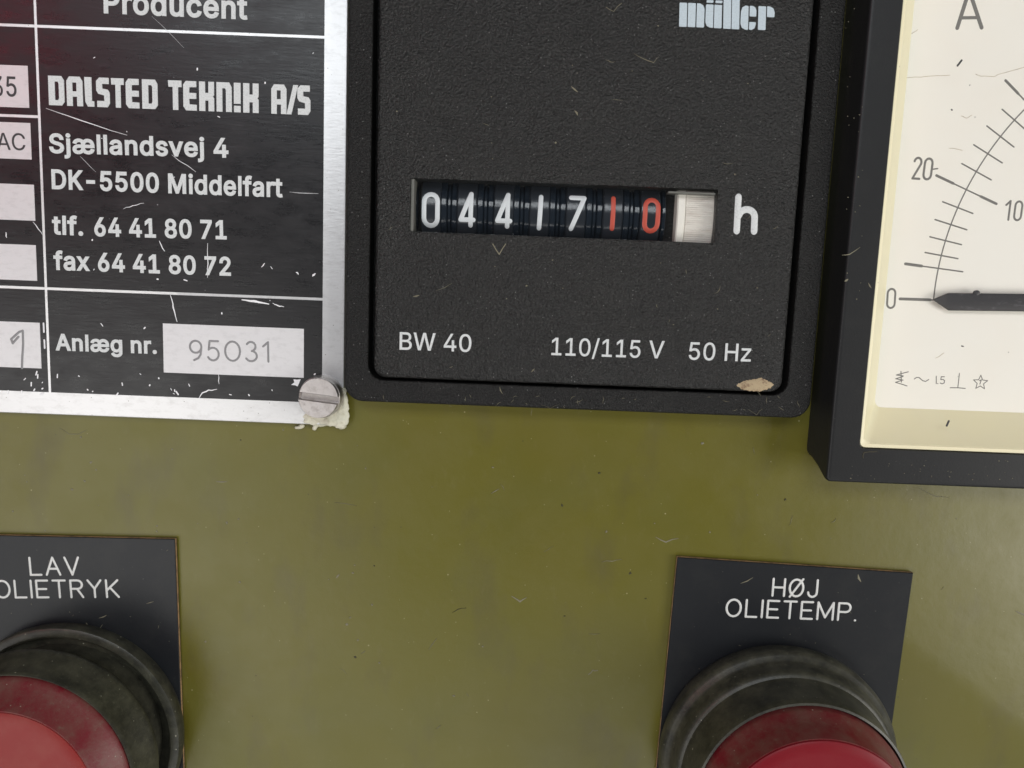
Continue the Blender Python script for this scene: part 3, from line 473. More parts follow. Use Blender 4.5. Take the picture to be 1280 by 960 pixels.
def gtext(s, a, b, cap, z, thick=.008, bold=0., track=None):
    if track is None: track = bold * 1.1
    """sans lettering whose ink runs from baseline point a to b; cap = capital height"""
    a, b = Vector(a), Vector(b); x = 0; sp = []
    for ch in s:
        if ch == ' ': x += .20; continue
        adv, ss = GLYPHS[ch]
        for q in ss: sp.append([(p[0] + x, p[1], p[2] + x, p[3], p[4] + x, p[5]) for p in q])
        x += adv + track
    lo = min(p[2] for q in sp for p in q) - bold; hi = max(p[2] for q in sp for p in q) + bold
    ch_ = GLYPHS['D'][1]; capd = max(p[3] for q in ch_ for p in q) + bold * 2
    kx, ky = (b - a).length / (hi - lo), cap / capd
    q = [flatten(k) for k in sp]
    if area2(max(q, key=lambda k: abs(area2(k)))) < 0: q = [k[::-1] for k in q]
    me = fill_mesh([grow(k, bold) for k in q] if bold else q, thick)
    u = (b - a).normalized()
    for v in me.vertices:
        lx, ly = (v.co.x - lo) * kx, (v.co.y + bold) * ky
        v.co = (a.x + u.x * lx - u.y * ly, a.y + u.y * lx + u.x * ly, z + v.co.z + thick / 2)
    return me
def join(meshes):
    bm = bmesh.new()
    for me in meshes: bm.from_mesh(me); bpy.data.meshes.remove(me)
    return bm
def pmesh(outlines, z, thick=.008, hole=True):
    q = [[Vector(p) for p in k] for k in outlines]
    q = [k if (area2(k) > 0) == (n == 0 or not hole) else k[::-1] for n, k in enumerate(q)]
    me = fill_mesh(q, thick)
    for v in me.vertices: v.co.z += z + thick / 2
    return me
load_glyphs()
GLYPHS['l'] = (.165, [[(.055, 0, .055, 0, .055, 0), (.055, .509, .055, .509, .055, .509), (.112, .509, .112, .509, .112, .509), (.112, 0, .112, 0, .112, 0)]])

# ------------------------------------------------------------------ setting
bm = bmesh.new(); rbox(bm, -22, 22, -16, 14, .4, -.25, 0, .05, True)
pan = single('panel', bm, 'olive', None, None, (0, 0, 0), kind='structure')

def line_pts(*px, z=.12): return [on(x, y, z) for x, y in px]
def wob(pts, amp, n=3):
    out = []
    for a, b in zip(pts, pts[1:]):
        for i in range(n): t = i / n; q = a.lerp(b, t); out.append(q + Vector((random.uniform(-amp, amp), random.uniform(-amp, amp))))
    out.append(pts[-1]); return out

# ------------------------------------------------------------------ maker's nameplate
PZ = .12
np_ = thing('nameplate', 'black and silver engraved maker plate with address lettering and silver number boxes', 'nameplate', (-6.5, -1.78, 0))
bm = bmesh.new(); rbox(bm, -11.0, -2.05, -1.785, 5.0, .03, 0.004, PZ, .012, True)
part('plate', bm, 'alu', np_)
bm = bmesh.new(); LX = -5.645; hw = .016
cols = [(-10.75, LX - hw), (LX + hw, -2.315)]
rows_r = [(2.755 + hw, 4.7), (-.25 + hw, 2.755 - hw), (-1.51, -.25 - hw)]
rows_l = [(2.755 + hw, 4.7), (1.745 + hw, 2.755 - hw), (-.25 + hw, 1.745 - hw), (-1.51, -.25 - hw)]
for (x0, x1), rs in ((cols[0], rows_l), (cols[1], rows_r)):
    for y0, y1 in rs: poly(bm, [(x0, y0), (x1, y0), (x1, y1), (x0, y1)], PZ - .004, PZ + .003)
part('black_print', bm, 'anod', np_, smooth=False)
def vfield(x1, y0, y1, x0=-8.2):
    bm = bmesh.new(); poly(bm, [(x0, y0), (x1, y0), (x1, y1), (x0, y1)], PZ, PZ + .006)
    return part('value_field', bm, 'silver', np_, smooth=False)
def py_(x, y): return on(x, y, PZ)
f1 = vfield(py_(36, 110)[0], py_(36, 135)[1], py_(36, 82.5)[1])
f2 = vfield(py_(39, 175)[0], py_(39, 199.5)[1], py_(39, 154)[1])
f3 = vfield(py_(43.5, 250)[0], py_(43, 276)[1], py_(43, 231)[1])
f4 = vfield(py_(46, 330)[0], py_(46, 351)[1], py_(46, 306.5)[1])
f5 = vfield(py_(51, 430)[0], py_(51, 460.5)[1], py_(51, 403.5)[1])
a, b = py_(205, 465.5), py_(380, 411)
f6 = vfield(b[0], a[1], b[1], a[0])
TZ = PZ + .003
def nlabel(s, a, b, cap, bold=.023, pieces=None):
    for t, p0, p1 in (pieces or [(s, a, b)]):
        part('lettering', gtext(t, py_(*p0), py_(*p1), cap * .0096, TZ, .008, bold), 'print', np_, smooth=False)
nlabel('Producent', (130.3, 17), (309.5, 25), 27)
nlabel('Sjællandsvej 4', (62.5, 191.5), (286, 197.5), 23.5)
nlabel('DK-5500 Middelfart', (65.5, 236.5), (353.4, 247), 24)
nlabel('', 0, 0, 23.5, pieces=[('tlf.', (66, 293), (104.5, 295)), ('64 41 80 71', (118.8, 295.5), (283.8, 299.5))])
nlabel('', 0, 0, 23.5, pieces=[('fax', (68, 337.5), (112.5, 339)), ('64 41 80 72', (123.3, 339.5), (289, 345))])
nlabel('Anlæg nr.', (70.5, 438), (196.5, 442.5), 21.5)
part('stamped_text', join([gtext('5', on(8.5, 120.5, .126), on(21, 121, .126), .225, PZ + .006, .004, .004), gtext('3', on(-8, 120, .126), on(4, 120.3, .126), .225, PZ + .006, .004, .004)]), 'ink', f1, smooth=False)
part('stamped_text', join([gtext('AC', on(-3.5, 187, .126), on(32, 188, .126), .192, PZ + .006, .004, .0)]), 'ink', f2, smooth=False)
bm = bmesh.new(); stext(bm, '95031', on(238, 450, .126), on(336, 452, .126), .235, .027, PZ + .0055, .34, .004, fix={'0': 'O', '1': 'i1'})
part('stamped_text', bm, 'stamp', f6)
bm = bmesh.new()
for pts in ([(14, 424), (24, 415), (28.5, 413.5), (29, 430)], [(29, 430), (28, 446), (27.5, 460)], [(14, 424), (16, 429), (23, 421)]):
    stroke(bm, [on(x, y, .126) for x, y in pts], .03, PZ + .0055, .004)
part('scratched_mark', bm, 'stamp', f5)
# blocky company lettering, each letter an outline in a unit box
LOGO = {
 'D': [[(0, 0), (.82, 0), (1, .13), (1, .86), (.84, 1), (0, 1)], [(.40, .18), (.40, .81), (.60, .81), (.66, .74), (.66, .25), (.60, .18)]],
 'A': [[(0, 0), (.36, 0), (.36, .32), (.64, .32), (.64, 0), (1, 0), (1, .85), (.84, 1), (.18, 1), (0, .85)], [(.36, .50), (.36, .80), (.62, .80), (.62, .50)]],
 'L': [[(.32, 0), (1, 0), (1, .18), (.76, .2), (.76, 1), (0, 1), (.06, .16)]],
 'S': [[(.05, 0), (.82, 0), (1, .13), (1, .50), (.86, .60), (.46, .63), (.44, .79), (.95, .79), (.95, 1), (.24, 1), (0, .88), (0, .56), (.14, .45), (.58, .40), (.60, .21), (.05, .21)]],
 'T': [[(.34, 0), (.74, 0), (.74, .78), (1, .78), (1, 1), (0, 1), (.02, .78), (.34, .78)]],
 'E': [[(.2, 0), (1, 0), (1, .2), (.46, .21), (.44, .40), (.97, .40), (.97, .60), (.44, .60), (.46, .79), (.98, .8), (.98, 1), (.2, 1), (0, .87), (0, .13)]],
 'K': [[(0, 0), (.40, 0), (.40, .36), (.62, .36), (.62, 0), (1, 0), (1, .45), (.92, .5), (1, .56), (1, 1), (.62, 1), (.62, .62), (.40, .62), (.40, 1), (0, 1)]],
 'N': [[(0, 0), (.38, 0), (.38, .80), (.56, .80), (.62, .74), (.62, 0), (1, 0), (1, .84), (.84, 1), (0, 1)]],
 'I': [[(0, .29), (1, .29), (1, 1), (0, 1)], [(0, 0), (1, 0), (1, .22), (0, .22)]],
 '/': [[(0, 0), (.42, 0), (1, 1), (.58, 1)]]}
def zx1(x): return 50 + x * .1328
def zx2(x): return 205 + x * .1523
LET = [('D', zx1(90), zx1(237)), ('A', zx1(260), zx1(410)), ('L', zx1(428), zx1(516)), ('S', zx1(538), zx1(663)), ('T', zx1(678), zx1(797)), ('E', zx1(815), zx1(940)), ('D', zx1(968), zx1(1113)),
       ('T', zx2(40), zx2(149)), ('E', zx2(163), zx2(272)), ('K', zx2(293), zx2(415)), ('N', zx2(435), zx2(559)), ('I', zx2(577), zx2(632)), ('K', zx2(653), zx2(779)), ('A', zx2(883), zx2(1007)), ('/', zx2(1008), zx2(1102)), ('S', zx2(1096), zx2(1203))]
ms = []
for ch, x0, x1 in LET:
    yb = 131.5 + (x0 - 61) * .0385; a = py_(x0, yb); b = py_(x1, yb + (x1 - x0) * .037); h = .33
    ms.append(pmesh([[(a[0] + (b[0] - a[0]) * u, a[1] + h * v) for u, v in o] for o in LOGO[ch]], TZ, hole=ch != 'I'))
part('company_lettering', join(ms), 'print', np_, smooth=False)
# bare-metal scratches and chips in the black print
bm = bmesh.new()
for pts, wd in (([(58, 135), (100, 150), (159, 169)], .012), ([(215, 194), (245, 215)], .010), ([(213, 369), (217, 384), (221.5, 402)], .018), ([(199, 301), (206, 314)], .016),
                ([(259.5, 304), (259.8, 330), (259.5, 347)], .012), ([(41, 277), (47, 284), (53, 293)], .012), ([(302, 374.5), (318, 377), (336, 380)], .030), ([(341, 379.5), (348, 382), (355, 383.5)], .016),
                ([(249, 498), (253, 491.5), (261, 488), (271, 486.5)], .018), ([(273.5, 468), (274, 480)], .012), ([(327, 334), (331, 329)], .016), ([(370, 340), (373, 343)], .02), ([(391, 345), (394, 342)], .03),
                ([(8, 290), (8.5, 297)], .016), ([(155, 261), (166, 257), (180, 254)], .010), ([(362, 240), (398, 242)], .008), ([(100, 195), (120, 215)], .006), ([(190, 20), (230, 60)], .005)):
    stroke(bm, wob([py_(*q) for q in pts], .006), wd, PZ + .0025, .003, taper=lambda t: 1 - .6 * abs(2 * t - 1))
for _ in range(46):
    x = random.uniform(66, 398); y = 470 + random.random() ** .6 * 30 + .036 * (x - 200) if random.random() < .5 else random.uniform(60, 480)
    if 200 < x < 383 and 398 < y < 474: continue
    q = py_(x, y)
    if not (LX + .05 < q[0] < -2.34 and -1.49 < q[1] < 2.7): continue
    a = random.uniform(0, 6.3); l = random.choice((.008, .014, .03)) * random.uniform(.6, 1.4)
    stroke(bm, [q, q + Vector((math.cos(a), math.sin(a))) * l], random.uniform(.008, .020), PZ + .0025, .0035)
for _ in range(10):
    q = py_(random.uniform(2, 55), random.uniform(468, 496)); a = random.uniform(.5, 1.6)
    stroke(bm, [q, q + Vector((math.cos(a), math.sin(a))) * random.uniform(.01, .05)], random.uniform(.01, .022), PZ + .0025, .0035)
stroke(bm, [on(54.5, 404, PZ), on(55, 415, PZ)], .02, PZ + .0025, .0035); stroke(bm, [on(55.5, 425, PZ), on(56, 435, PZ)], .02, PZ + .0025, .0035)
poly(bm, [py_(x, y) for x, y in ((364, 481), (368, 478), (367, 474), (371, 474.5), (376, 474), (374, 479), (372, 483), (369, 481.5))], PZ, PZ + .0045)
part('bare_scratches', bm, 'line', np_)['kind'] = 'stuff'

# ------------------------------------------------------------------ slotted screw with dried glue
sc = on(397.6, 497.8, .36); SX, SY = sc; SRAD = .243
scr = thing('screw', 'round slotted steel screw in the lower corner of the maker plate', 'screw', (SX, SY, PZ))
bm = bmesh.new(); lathe(bm, [(SRAD + .014, PZ + .001), (SRAD + .014, .25), (SRAD + .004, .30), (SRAD, .302), (SRAD - .01, .25)], (SX, SY), 64)
ang = R(-5.5); u = Vector((math.cos(ang), math.sin(ang))); v = Vector((-u.y, u.x)); hs = .040
t0 = math.asin(hs / SRAD)
for sgn in (1, -1):
    pts = []
    for i in range(25):
        t = t0 + (math.pi - 2 * t0) * i / 24
        pts.append(Vector((SX, SY)) + u * (SRAD * math.cos(t)) + v * (SRAD * math.sin(t) * sgn))
    c = sum(pts, Vector((0, 0))) / len(pts)
    loops(bm, [([tuple(q) for q in pts], .25), ([tuple(q) for q in pts], .345), ([tuple(c + (q - c) * .94) for q in pts], .36)], True, True)
part('screw_head', bm, 'steel', scr)
bm = bmesh.new(); lathe(bm, [(.12, .118), (.12, -.9), (.02, -1.0)], (SX, SY), 24); part('screw_shank', bm, 'steel', scr)

def blobs(spots, seed):
    rnd = random.Random(seed); bm = bmesh.new()
    for x, y, rx, ry, z, rz in spots:
        g = bmesh.new(); bmesh.ops.create_icosphere(g, subdivisions=3, radius=1)
        c = on(x, y, .06); a = rnd.uniform(-.4, .4)
        for vv in g.verts:
            n = 1 + .16 * math.sin(7 * vv.co.x + 3 * vv.co.y + rnd.random() * .3) * math.cos(5 * vv.co.y + x)
            q = vv.co * n; vv.co = (c[0] + (q.x * math.cos(a) - q.y * math.sin(a)) * rx, c[1] + (q.x * math.sin(a) + q.y * math.cos(a)) * ry, z + q.z * rz)
        me = bpy.data.meshes.new('g'); g.to_mesh(me); g.free(); bm.from_mesh(me); bpy.data.meshes.remove(me)
    me = bpy.data.meshes.new('g'); bm.to_mesh(me); bm.free()
    o = bpy.data.objects.new('g', me); COL.objects.link(o)
    md = o.modifiers.new('r', 'REMESH'); md.mode = 'VOXEL'; md.voxel_size = .012
    dg = bpy.context.evaluated_depsgraph_get(); dg.update()
    out = bpy.data.meshes.new_from_object(o.evaluated_get(dg), depsgraph=dg)
    bpy.data.objects.remove(o)
    bm = bmesh.new(); bm.from_mesh(out); bpy.data.meshes.remove(out); return bm
spots = []
rg = random.Random(3)
for i in range(46):        # along the lower edge of the plate
    x = rg.uniform(384, 434); spots.append((x, 522 + rg.uniform(-3, 5) + (x - 384) * .02, .03 + rg.random() * .05, .02 + rg.random() * .035, .10 + rg.random() * .02, .012 + rg.random() * .018))
for i in range(40):        # up the right-hand side beside the screw
    t = rg.random(); spots.append((434 - 3 * t + rg.uniform(-7, 2), 530 - 44 * t, .02 + rg.random() * .03, .03 + rg.random() * .05, .115, .012 + rg.random() * .025))
for i in range(26): spots.append((rg.uniform(412, 434), rg.uniform(512, 531), .05, .045, .115, .012 + rg.random() * .02))
for cx_, cy_, r_, a0, a1 in ((371, 531, 6, 20, 170), (425, 532, 5, 0, 160)):   # dried drip rims
    for i in range(9):
        t = R(a0 + (a1 - a0) * i / 15); spots.append((cx_ + r_ * math.cos(t) + rg.uniform(-1, 1), cy_ + r_ * .72 * math.sin(t), .03 * rg.uniform(.6, 1.2), .02, .02, .03))
for i in range(18): spots.append((392 + rg.uniform(0, 18), 531 + rg.uniform(-3, 5), .03, .03, .03, .04))
single('dried_glue', blobs(spots, 2), 'glue', 'pale yellow lump of dried glue oozing around the screw at the plate corner', 'glue blob', (-2.2, -1.8, 0))

# ------------------------------------------------------------------ hour meter
HZ = .35
hm = thing('hour_meter', 'square black hour counter with a row of number wheels, beside the maker plate', 'hour meter', (.78, 1.34, 0))
bm = bmesh.new(); X0, X1, Y0, Y1 = -1.995, 3.565, -1.44, 4.12
fx0, fx1, fy0, fy1 = -1.65, 3.205, -1.142, 3.85
L = [(rr(X0 + .04, X1 - .04, Y0 + .04, Y1 - .04, .2), .0), (rr(X0, X1, Y0, Y1, .22), .03), (rr(X0, X1, Y0, Y1, .22), HZ - .03)]
for a_ in (30, 60, 90): i = .03 * (1 - math.cos(R(a_))); L.append((rr(X0 + i, X1 - i, Y0 + i, Y1 - i, .22 - i), HZ - .03 + .03 * math.sin(R(a_))))
gx = .068
L += [(rr(X0 + .05, X1 - .05, Y0 + .05, Y1 - .05, .17), HZ), (rr(fx0 - gx - .03, fx1 + gx + .03, fy0 - .062, fy1 + .10, .2), HZ)]
L += [(rr(fx0 - gx - .01, fx1 + gx + .01, fy0 - .042, fy1 + .08, .19), HZ), (rr(fx0 - gx, fx1 + gx, fy0 - .032, fy1 + .07, .18), HZ - .01), (rr(fx0 - gx, fx1 + gx, fy0 - .032, fy1 + .07, .18), .05)]
loops(bm, L, False, True); part('frame', bm, 'frame', hm)
# face with its counter window cut through
wx0, wx1, wy0, wy1 = -1.25, 2.278, .58, 1.178
bm = bmesh.new()
outer = [(rr(fx0, fx1, fy0, fy1, .15), .06), (rr(fx0, fx1, fy0, fy1, .15), HZ - .035)]
for a_ in (20, 45, 70, 90): i = .045 * (1 - math.cos(R(a_))); outer.append((rr(fx0 + i, fx1 - i, fy0 + i, fy1 - i, .15 - i), HZ - .035 + .037 * math.sin(R(a_))))
outer += [(rr(fx0 + .06, fx1 - .06, fy0 + .06, fy1 - .06, .10), HZ + .002), (rr(wx0 - .04, wx1 + .04, wy0 - .04, wy1 + .04, .04), HZ + .002), (rr(wx0 - .02, wx1 + .02, wy0 - .02, wy1 + .02, .03), HZ + .002), (rr(wx0 - .006, wx1 + .006, wy0 - .006, wy1 + .006, .02), HZ - .004), (rr(wx0, wx1, wy0, wy1, .012), HZ - .02), (rr(wx0, wx1, wy0, wy1, .012), .03)]
loops(bm, outer, False, False); face = part('face', bm, 'case', hm)
bm = bmesh.new(); poly(bm, [(wx0 - .1, wy0 - .1), (wx1 + .1, wy0 - .1), (wx1 + .1, wy1 + .1), (wx0 - .1, wy1 + .1)], .012, .03); part('window_back', bm, 'void', hm, smooth=False)
FZ = HZ + .001
def fl(x, y): return on(x, y, HZ)
part('lettering', join([gtext('BW 40', fl(499.5, 437), fl(589, 440), .208, FZ, .008, .006)]), 'print', hm, smooth=False)
part('lettering', gtext('110/115', fl(689, 443.8), fl(800, 447.3), .208, FZ, .008, .006), 'print', hm, smooth=False)
part('lettering', gtext('V', fl(810.5, 447.5), fl(829.5, 448.2), .208, FZ, .008, .006), 'print', hm, smooth=False)
part('lettering', join([gtext('50 Hz', fl(860.5, 449.5), fl(938, 452), .208, FZ, .008, .006)]), 'print', hm, smooth=False)
bm = bmesh.new()
s0, s1 = fl(920.8, 288.5), fl(923.0, 246.5); stroke(bm, [s0, s1], .084, HZ - .001, .009)
c = fl(933.2, 271.5); wr = (fl(943, 271) - fl(923, 271)).x / 2
stroke(bm, [s0.lerp(s1, .40)] + [Vector((c.x + wr * math.cos(R(t)), c.y + wr * .95 * math.sin(R(t)))) for t in range(165, -1, -15)] + [fl(942.5, 289)], .084, HZ - .0005, .009)
part('unit_letter', bm, 'print', hm)
def Z(x, y): q = fl(830 + x * .125, y * .125); return (q.x, q.y)
def bar(x, y0, y1, wd=76, tl=0, tr=0, bl=0, br=0, lean=-6):
    o = []
    for cx_, cy_, ch, k in ((x + lean, y1, bl, 0), (x + wd + lean, y1 + wd * .04, br, 1), (x + wd, y0 + wd * .04, tr, 2), (x, y0, tl, 3)):
        if not ch: ch = 6
        if k == 0: o += [(cx_, cy_ - ch * 1.25), (cx_ + ch * .3, cy_ - ch * .4), (cx_ + ch, cy_)]
        if k == 1: o += [(cx_ - ch, cy_), (cx_ - ch * .3, cy_ - ch * .4), (cx_, cy_ - ch * 1.25)]
        if k == 2: o += [(cx_, cy_ + ch * 1.25), (cx_ - ch * .3, cy_ + ch * .4), (cx_ - ch, cy_)]
        if k == 3: o += [(cx_ + ch, cy_), (cx_ + ch * .3, cy_ + ch * .4), (cx_, cy_ + ch * 1.25)]
    return [Z(*q) for q in o]
LB = [bar(155, 28, 268), bar(241, 31, 271), bar(328, 35, 274, tr=44), bar(418, 46, 277, bl=44, tl=10), bar(503, 50, 282), bar(426, 2, 28, 68, lean=-2), bar(514, 6, 32, 70, lean=-2),
      bar(596, -70, 288), bar(680, -66, 292), bar(768, 58, 297, tl=46, bl=46), bar(856, 60, 165, 66, tr=36, lean=-2), bar(850, 222, 299, 66, br=40, lean=-2), bar(943, 64, 300), bar(1030, 66, 172, 74, tr=44, lean=-2)]
part('maker_logo', join([pmesh([o], FZ) for o in LB]), 'logo', hm, smooth=False)
bm = bmesh.new()
stroke(bm, [fl(616, 305), fl(620, 312), fl(624, 318), fl(628, 311), fl(632, 305)], .014, HZ - .001, .005); part('pointer_mark', bm, 'lint', hm)
bm = bmesh.new()
pts = [fl(*q) for q in ((921, 482), (926, 477.5), (933, 475), (941, 474.2), (949, 472.5), (956, 474), (962, 477), (967, 480.5), (963, 485), (955, 488.5), (945, 489.5), (934, 488), (926, 486))]
pts = wob(pts + pts[:1], .008, 4)[:-1]; cn = sum(pts, Vector((0, 0))) / len(pts)
loops(bm, [([tuple(q) for q in pts], HZ - .03), ([tuple(q) for q in pts], HZ + .003), ([tuple(cn + (q - cn) * .7) for q in pts], HZ + .014)], True, True)
part('mud_fleck', bm, 'chip', hm)
bm = bmesh.new(); poly(bm, [(wx0 + .001, wy0 + .002), (wx0 + .034, wy0 + .002), (wx0 + .034, wy1 - .002), (wx0 + .001, wy1 - .002)], .04, HZ - .03); part('lit_edge_strip', bm, 'lit_edge', hm)  # added strip, its grey paints the lit left wall of the window
bm = bmesh.new(); poly(bm, [(1.72, wy1 - .05), (2.26, wy1 - .05), (2.26, wy1 - .03), (1.72, wy1 - .03)], .2, HZ - .03); part('lit_edge_strip', bm, 'lit_edge', hm)  # added strip painting the bright line above the white wheel
# number wheels
DZ, DR = .20, .46
dl = [('0', 526.8, 549, 239.5, 284), ('4', 572.8, 594, 239, 283.5), ('4', 618.6, 640, 240, 285), ('1', 670.5, 677.5, 242.5, 287), ('7', 709.8, 731.5, 244, 288.3), ('1', 763, 769.5, 244.6, 288), ('0', 802.5, 824, 246.5, 291)]
axy = on(640, 263, DZ).y; axz = DZ - DR
cents = [538, 583.5, 629.5, 674.5, 720, 766.5, 813.5]
for k, (ch, x0, x1, yt, yb) in enumerate(dl):
    cx_ = on(cents[k], 263, DZ).x
    bm = bmesh.new(); drum(bm, cx_ - .118, cx_ + .118, axy, axz, DR)
    wh = part('number_wheel', bm, 'band', hm)
    bm = bmesh.new(); a, b = on(x0 + 2.7, yb - 2.7, DZ), on(x1 - 2.7, yb - 2.2, DZ)
    if ch == '1': a, b = on(673.8, 284.8, DZ) if k == 3 else on(765.3, 285.5, DZ), None
    cap = on(x0, yt + 2.7, DZ).y - on(x0, yb - 2.7, DZ).y
    if ch == '1': stroke(bm, [a, a + Vector((.010 if k == 3 else .0, cap))], .054, DZ, .004)
    else: stext(bm, ch, a, (b[0], a[1]), cap, .054, DZ, .3, .004)
    bmesh.ops.subdivide_edges(bm, edges=[e for e in bm.edges if e.calc_length() > .08], cuts=6)
    for vv in bm.verts:
        dy = vv.co.y - axy; vv.co.z += math.sqrt(max(DR * DR - dy * dy, .01)) - DR + .0005
    part('numeral', bm, 'rednum' if k >= 5 else 'numeral', wh)
    if k < 7:
        gx_ = on((cents[k] + (cents[k + 1] if k < 6 else 838)) / 2, 263, DZ).x
        bm = bmesh.new(); g = .098 if k < 6 else .07
        drum(bm, gx_ - g, gx_ - g * .25, axy, axz, DR - .012, 96, 0, 0, .012); drum(bm, gx_ - g * .25, gx_ + g * .30, axy, axz, DR - .034, 72); drum(bm, gx_ + g * .30, gx_ + g, axy, axz, DR - .016, 120, 12, .010, .010)
        part('drive_gear', bm, 'wheel', hm)
gx_ = on(524, 263, DZ).x - .13
bm = bmesh.new(); drum(bm, wx0 + .02, gx_ + .11, axy, axz, DR - .06, 72); part('drive_gear', bm, 'wheel', hm)
bm = bmesh.new(); a, b = on(846.5, 263, .24).x, on(893, 263, .24).x
drum(bm, a + .103, b, axy, .238 - .95, .95, 720, 240, .004, .004)
mw = part('minute_wheel', bm, 'white', hm, smooth=False)
bm = bmesh.new(); drum(bm, a, a + .10, axy, .245 - .95, .95, 160); part('wheel_flange', bm, 'ivory', mw)
bm = bmesh.new(); poly(bm, [(wx0 + .002, wy0 + .002), (wx1 - .002, wy0 + .002), (wx1 - .002, wy1 - .002), (wx0 + .002, wy1 - .002)], .316, .322); part('window_pane', bm, 'clear', hm, smooth=False)

# ------------------------------------------------------------------ ammeter
AZ = .55
am = thing('ammeter', 'square white-faced ammeter in a dark bezel with its needle resting at zero', 'ammeter', (7.35, 1.45, 0))
bm = bmesh.new(); X0, X1, Y0, Y1 = 3.745, 10.9, -2.15, 5.0
ox0, ox1, oy0, oy1 = 4.10, 10.55, -1.735, 4.65
L = [(rr(X0 - .047, X1 - .1, Y0 + .17, Y1 - .1, .13), 0), (rr(X0 - .047, X1 - .1, Y0 + .17, Y1 - .1, .13), .05), (rr(X0 - .028, X1 - .05, Y0 + .09, Y1 - .05, .10), .3), (rr(X0, X1, Y0, Y1, .06), AZ - .08), (rr(X0, X1, Y0, Y1, .06), AZ - .03)]
for a_ in (30, 60, 90): i = .03 * (1 - math.cos(R(a_))); L.append((rr(X0 + i, X1 - i, Y0 + i, Y1 - i, .06 - i * .9), AZ - .03 + .03 * math.sin(R(a_))))
L += [(rr(X0 + .05, X1 - .05, Y0 + .05, Y1 - .05, .012), AZ), (rr(ox0 - .03, ox1 + .03, oy0 - .03, oy1 + .03, .075), AZ)]
L += [(rr(ox0 - .006, ox1 + .006, oy0 - .006, oy1 + .006, .07), AZ), (rr(ox0, ox1, oy0, oy1, .06), AZ - .008), (rr(ox0, ox1, oy0, oy1, .06), .1)]
loops(bm, L); part('bezel', bm, 'bezel', am)
DLZ = .22
ix0 = on(1104.5, 390, DLZ).x; iy0 = on(1200, 513, DLZ).y
ix1, iy1 = ox1 - (ix0 - ox0) * .6, oy1 - (ix0 - ox0) * .6
bm = bmesh.new()
loops(bm, [(rr(ox0 + .002, ox1 - .002, oy0 + .002, oy1 - .002, .058), AZ - .2), (rr(ox0 + .002, ox1 - .002, oy0 + .002, oy1 - .002, .058), AZ - .05), (rr(ox0 + .012, ox1 - .012, oy0 + .012, oy1 - .012, .065), AZ - .025), (rr(ox0 + .045, ox1 - .045, oy0 + .05, oy1 - .045, .08), AZ - .03),
           (rr(ox0 + .06, ox1 - .06, oy0 + .075, oy1 - .06, .10), AZ - .06), (rr(ix0, ix1, iy0, iy1, .09), DLZ + .002), (rr(ix0, ix1, iy0, iy1, .09), DLZ - .05)])
part('inner_surround', bm, 'cream', am)
bm = bmesh.new(); poly(bm, [(ix0 - .03, iy0 - .03), (ix1 + .03, iy0 - .03), (ix1 + .03, iy1 + .03), (ix0 - .03, iy1 + .03)], DLZ - .03, DLZ)
dial = part('dial', bm, 'dial', am, smooth=False)
def dp(x, y): return on(x, y, DLZ)
ap = [dp(*q) for q in ((1167.3, 373.6), (1172.8, 335.8), (1176.8, 319.3), (1181.6, 301), (1188.6, 281), (1198, 259), (1207.8, 237.3), (1220.3, 214.3), (1234.7, 192), (1251.6, 170), (1268, 150.5), (1280, 136.7))]
def solve_circle(P):
    S = Matrix(((0, 0, 0), (0, 0, 0), (0, 0, 0))); B = Vector((0, 0, 0))
    for q in P:
        r_ = (2 * q.x, 2 * q.y, 1)
        for i in range(3):
            B[i] += r_[i] * q.length_squared
            for j in range(3): S[i][j] += r_[i] * r_[j]
    s = S.inverted() @ B; return Vector((s[0], s[1])), math.sqrt(s[2] + s[0] ** 2 + s[1] ** 2)
AC_, AR_ = solve_circle(ap)
print('ARC', AC_, AR_)
PD = DLZ + .0005
bm = bmesh.new()
a0 = math.degrees(math.atan2(ap[0].y - AC_.y, ap[0].x - AC_.x)) % 360
aend = 92
stroke(bm, [AC_ + Vector((math.cos(R(a0 + (aend - a0) * i / 60)), math.sin(R(a0 + (aend - a0) * i / 60)))) * AR_ for i in range(61)], .016, PD, .002)
TK = [((1125, 373.6), (1167, 375), 1), ((1131.9, 329.8), (1203.4, 339.7), 1), ((1156.4, 315.6), (1197.3, 323.3), 0), ((1162.3, 296), (1201.7, 305.8), 0), ((1168.9, 274.5), (1208.5, 287.2), 0), ((1178.3, 252.2), (1216, 266.8), 0),
      ((1170.6, 219.4), (1245.4, 254.8), 2), ((1202.3, 204.5), (1238.9, 224.8), 0), ((1217.2, 181), (1252.7, 203.6), 0), ((1233.6, 157.5), (1267.3, 183.75), 0), ((1252.7, 136.7), (1284, 164), 0), ((1257, 100.6), (1313, 159), 2)]
for a, b, k in TK:
    a, b = dp(*a), dp(*b); stroke(bm, [a, b], .017, PD, .0022)
    if k: stroke(bm, [a, a.lerp(b, .28 if k == 2 or b.x - a.x > .6 else .9)], .034 if k == 1 else .030, PD, .0026)
    if k == 2: stroke(bm, [a.lerp(b, .74), b], .030, PD, .0026)
for i in range(1, 14):
    an = 148 - (148 - aend) * i / 14 - 8; d = Vector((math.cos(R(an)), math.sin(R(an))))
    if an > 140: continue
    lg = .36 if i % 5 == 0 else .19
    stroke(bm, [AC_ + d * (AR_ - lg), AC_ + d * (AR_ + lg)], .017, PD, .0022)
part('scale_marks', bm, 'scale_ink', dial)
bm = bmesh.new()
stext(bm, '20', dp(1140.5, 223), dp(1163, 224.5), .235, .026, PD, .22, .002)
stroke(bm, [dp(1166, 211.5), dp(1172, 210.8)], .016, PD, .002); part('scale_numeral', bm, 'scale_ink', dial); bm = bmesh.new()
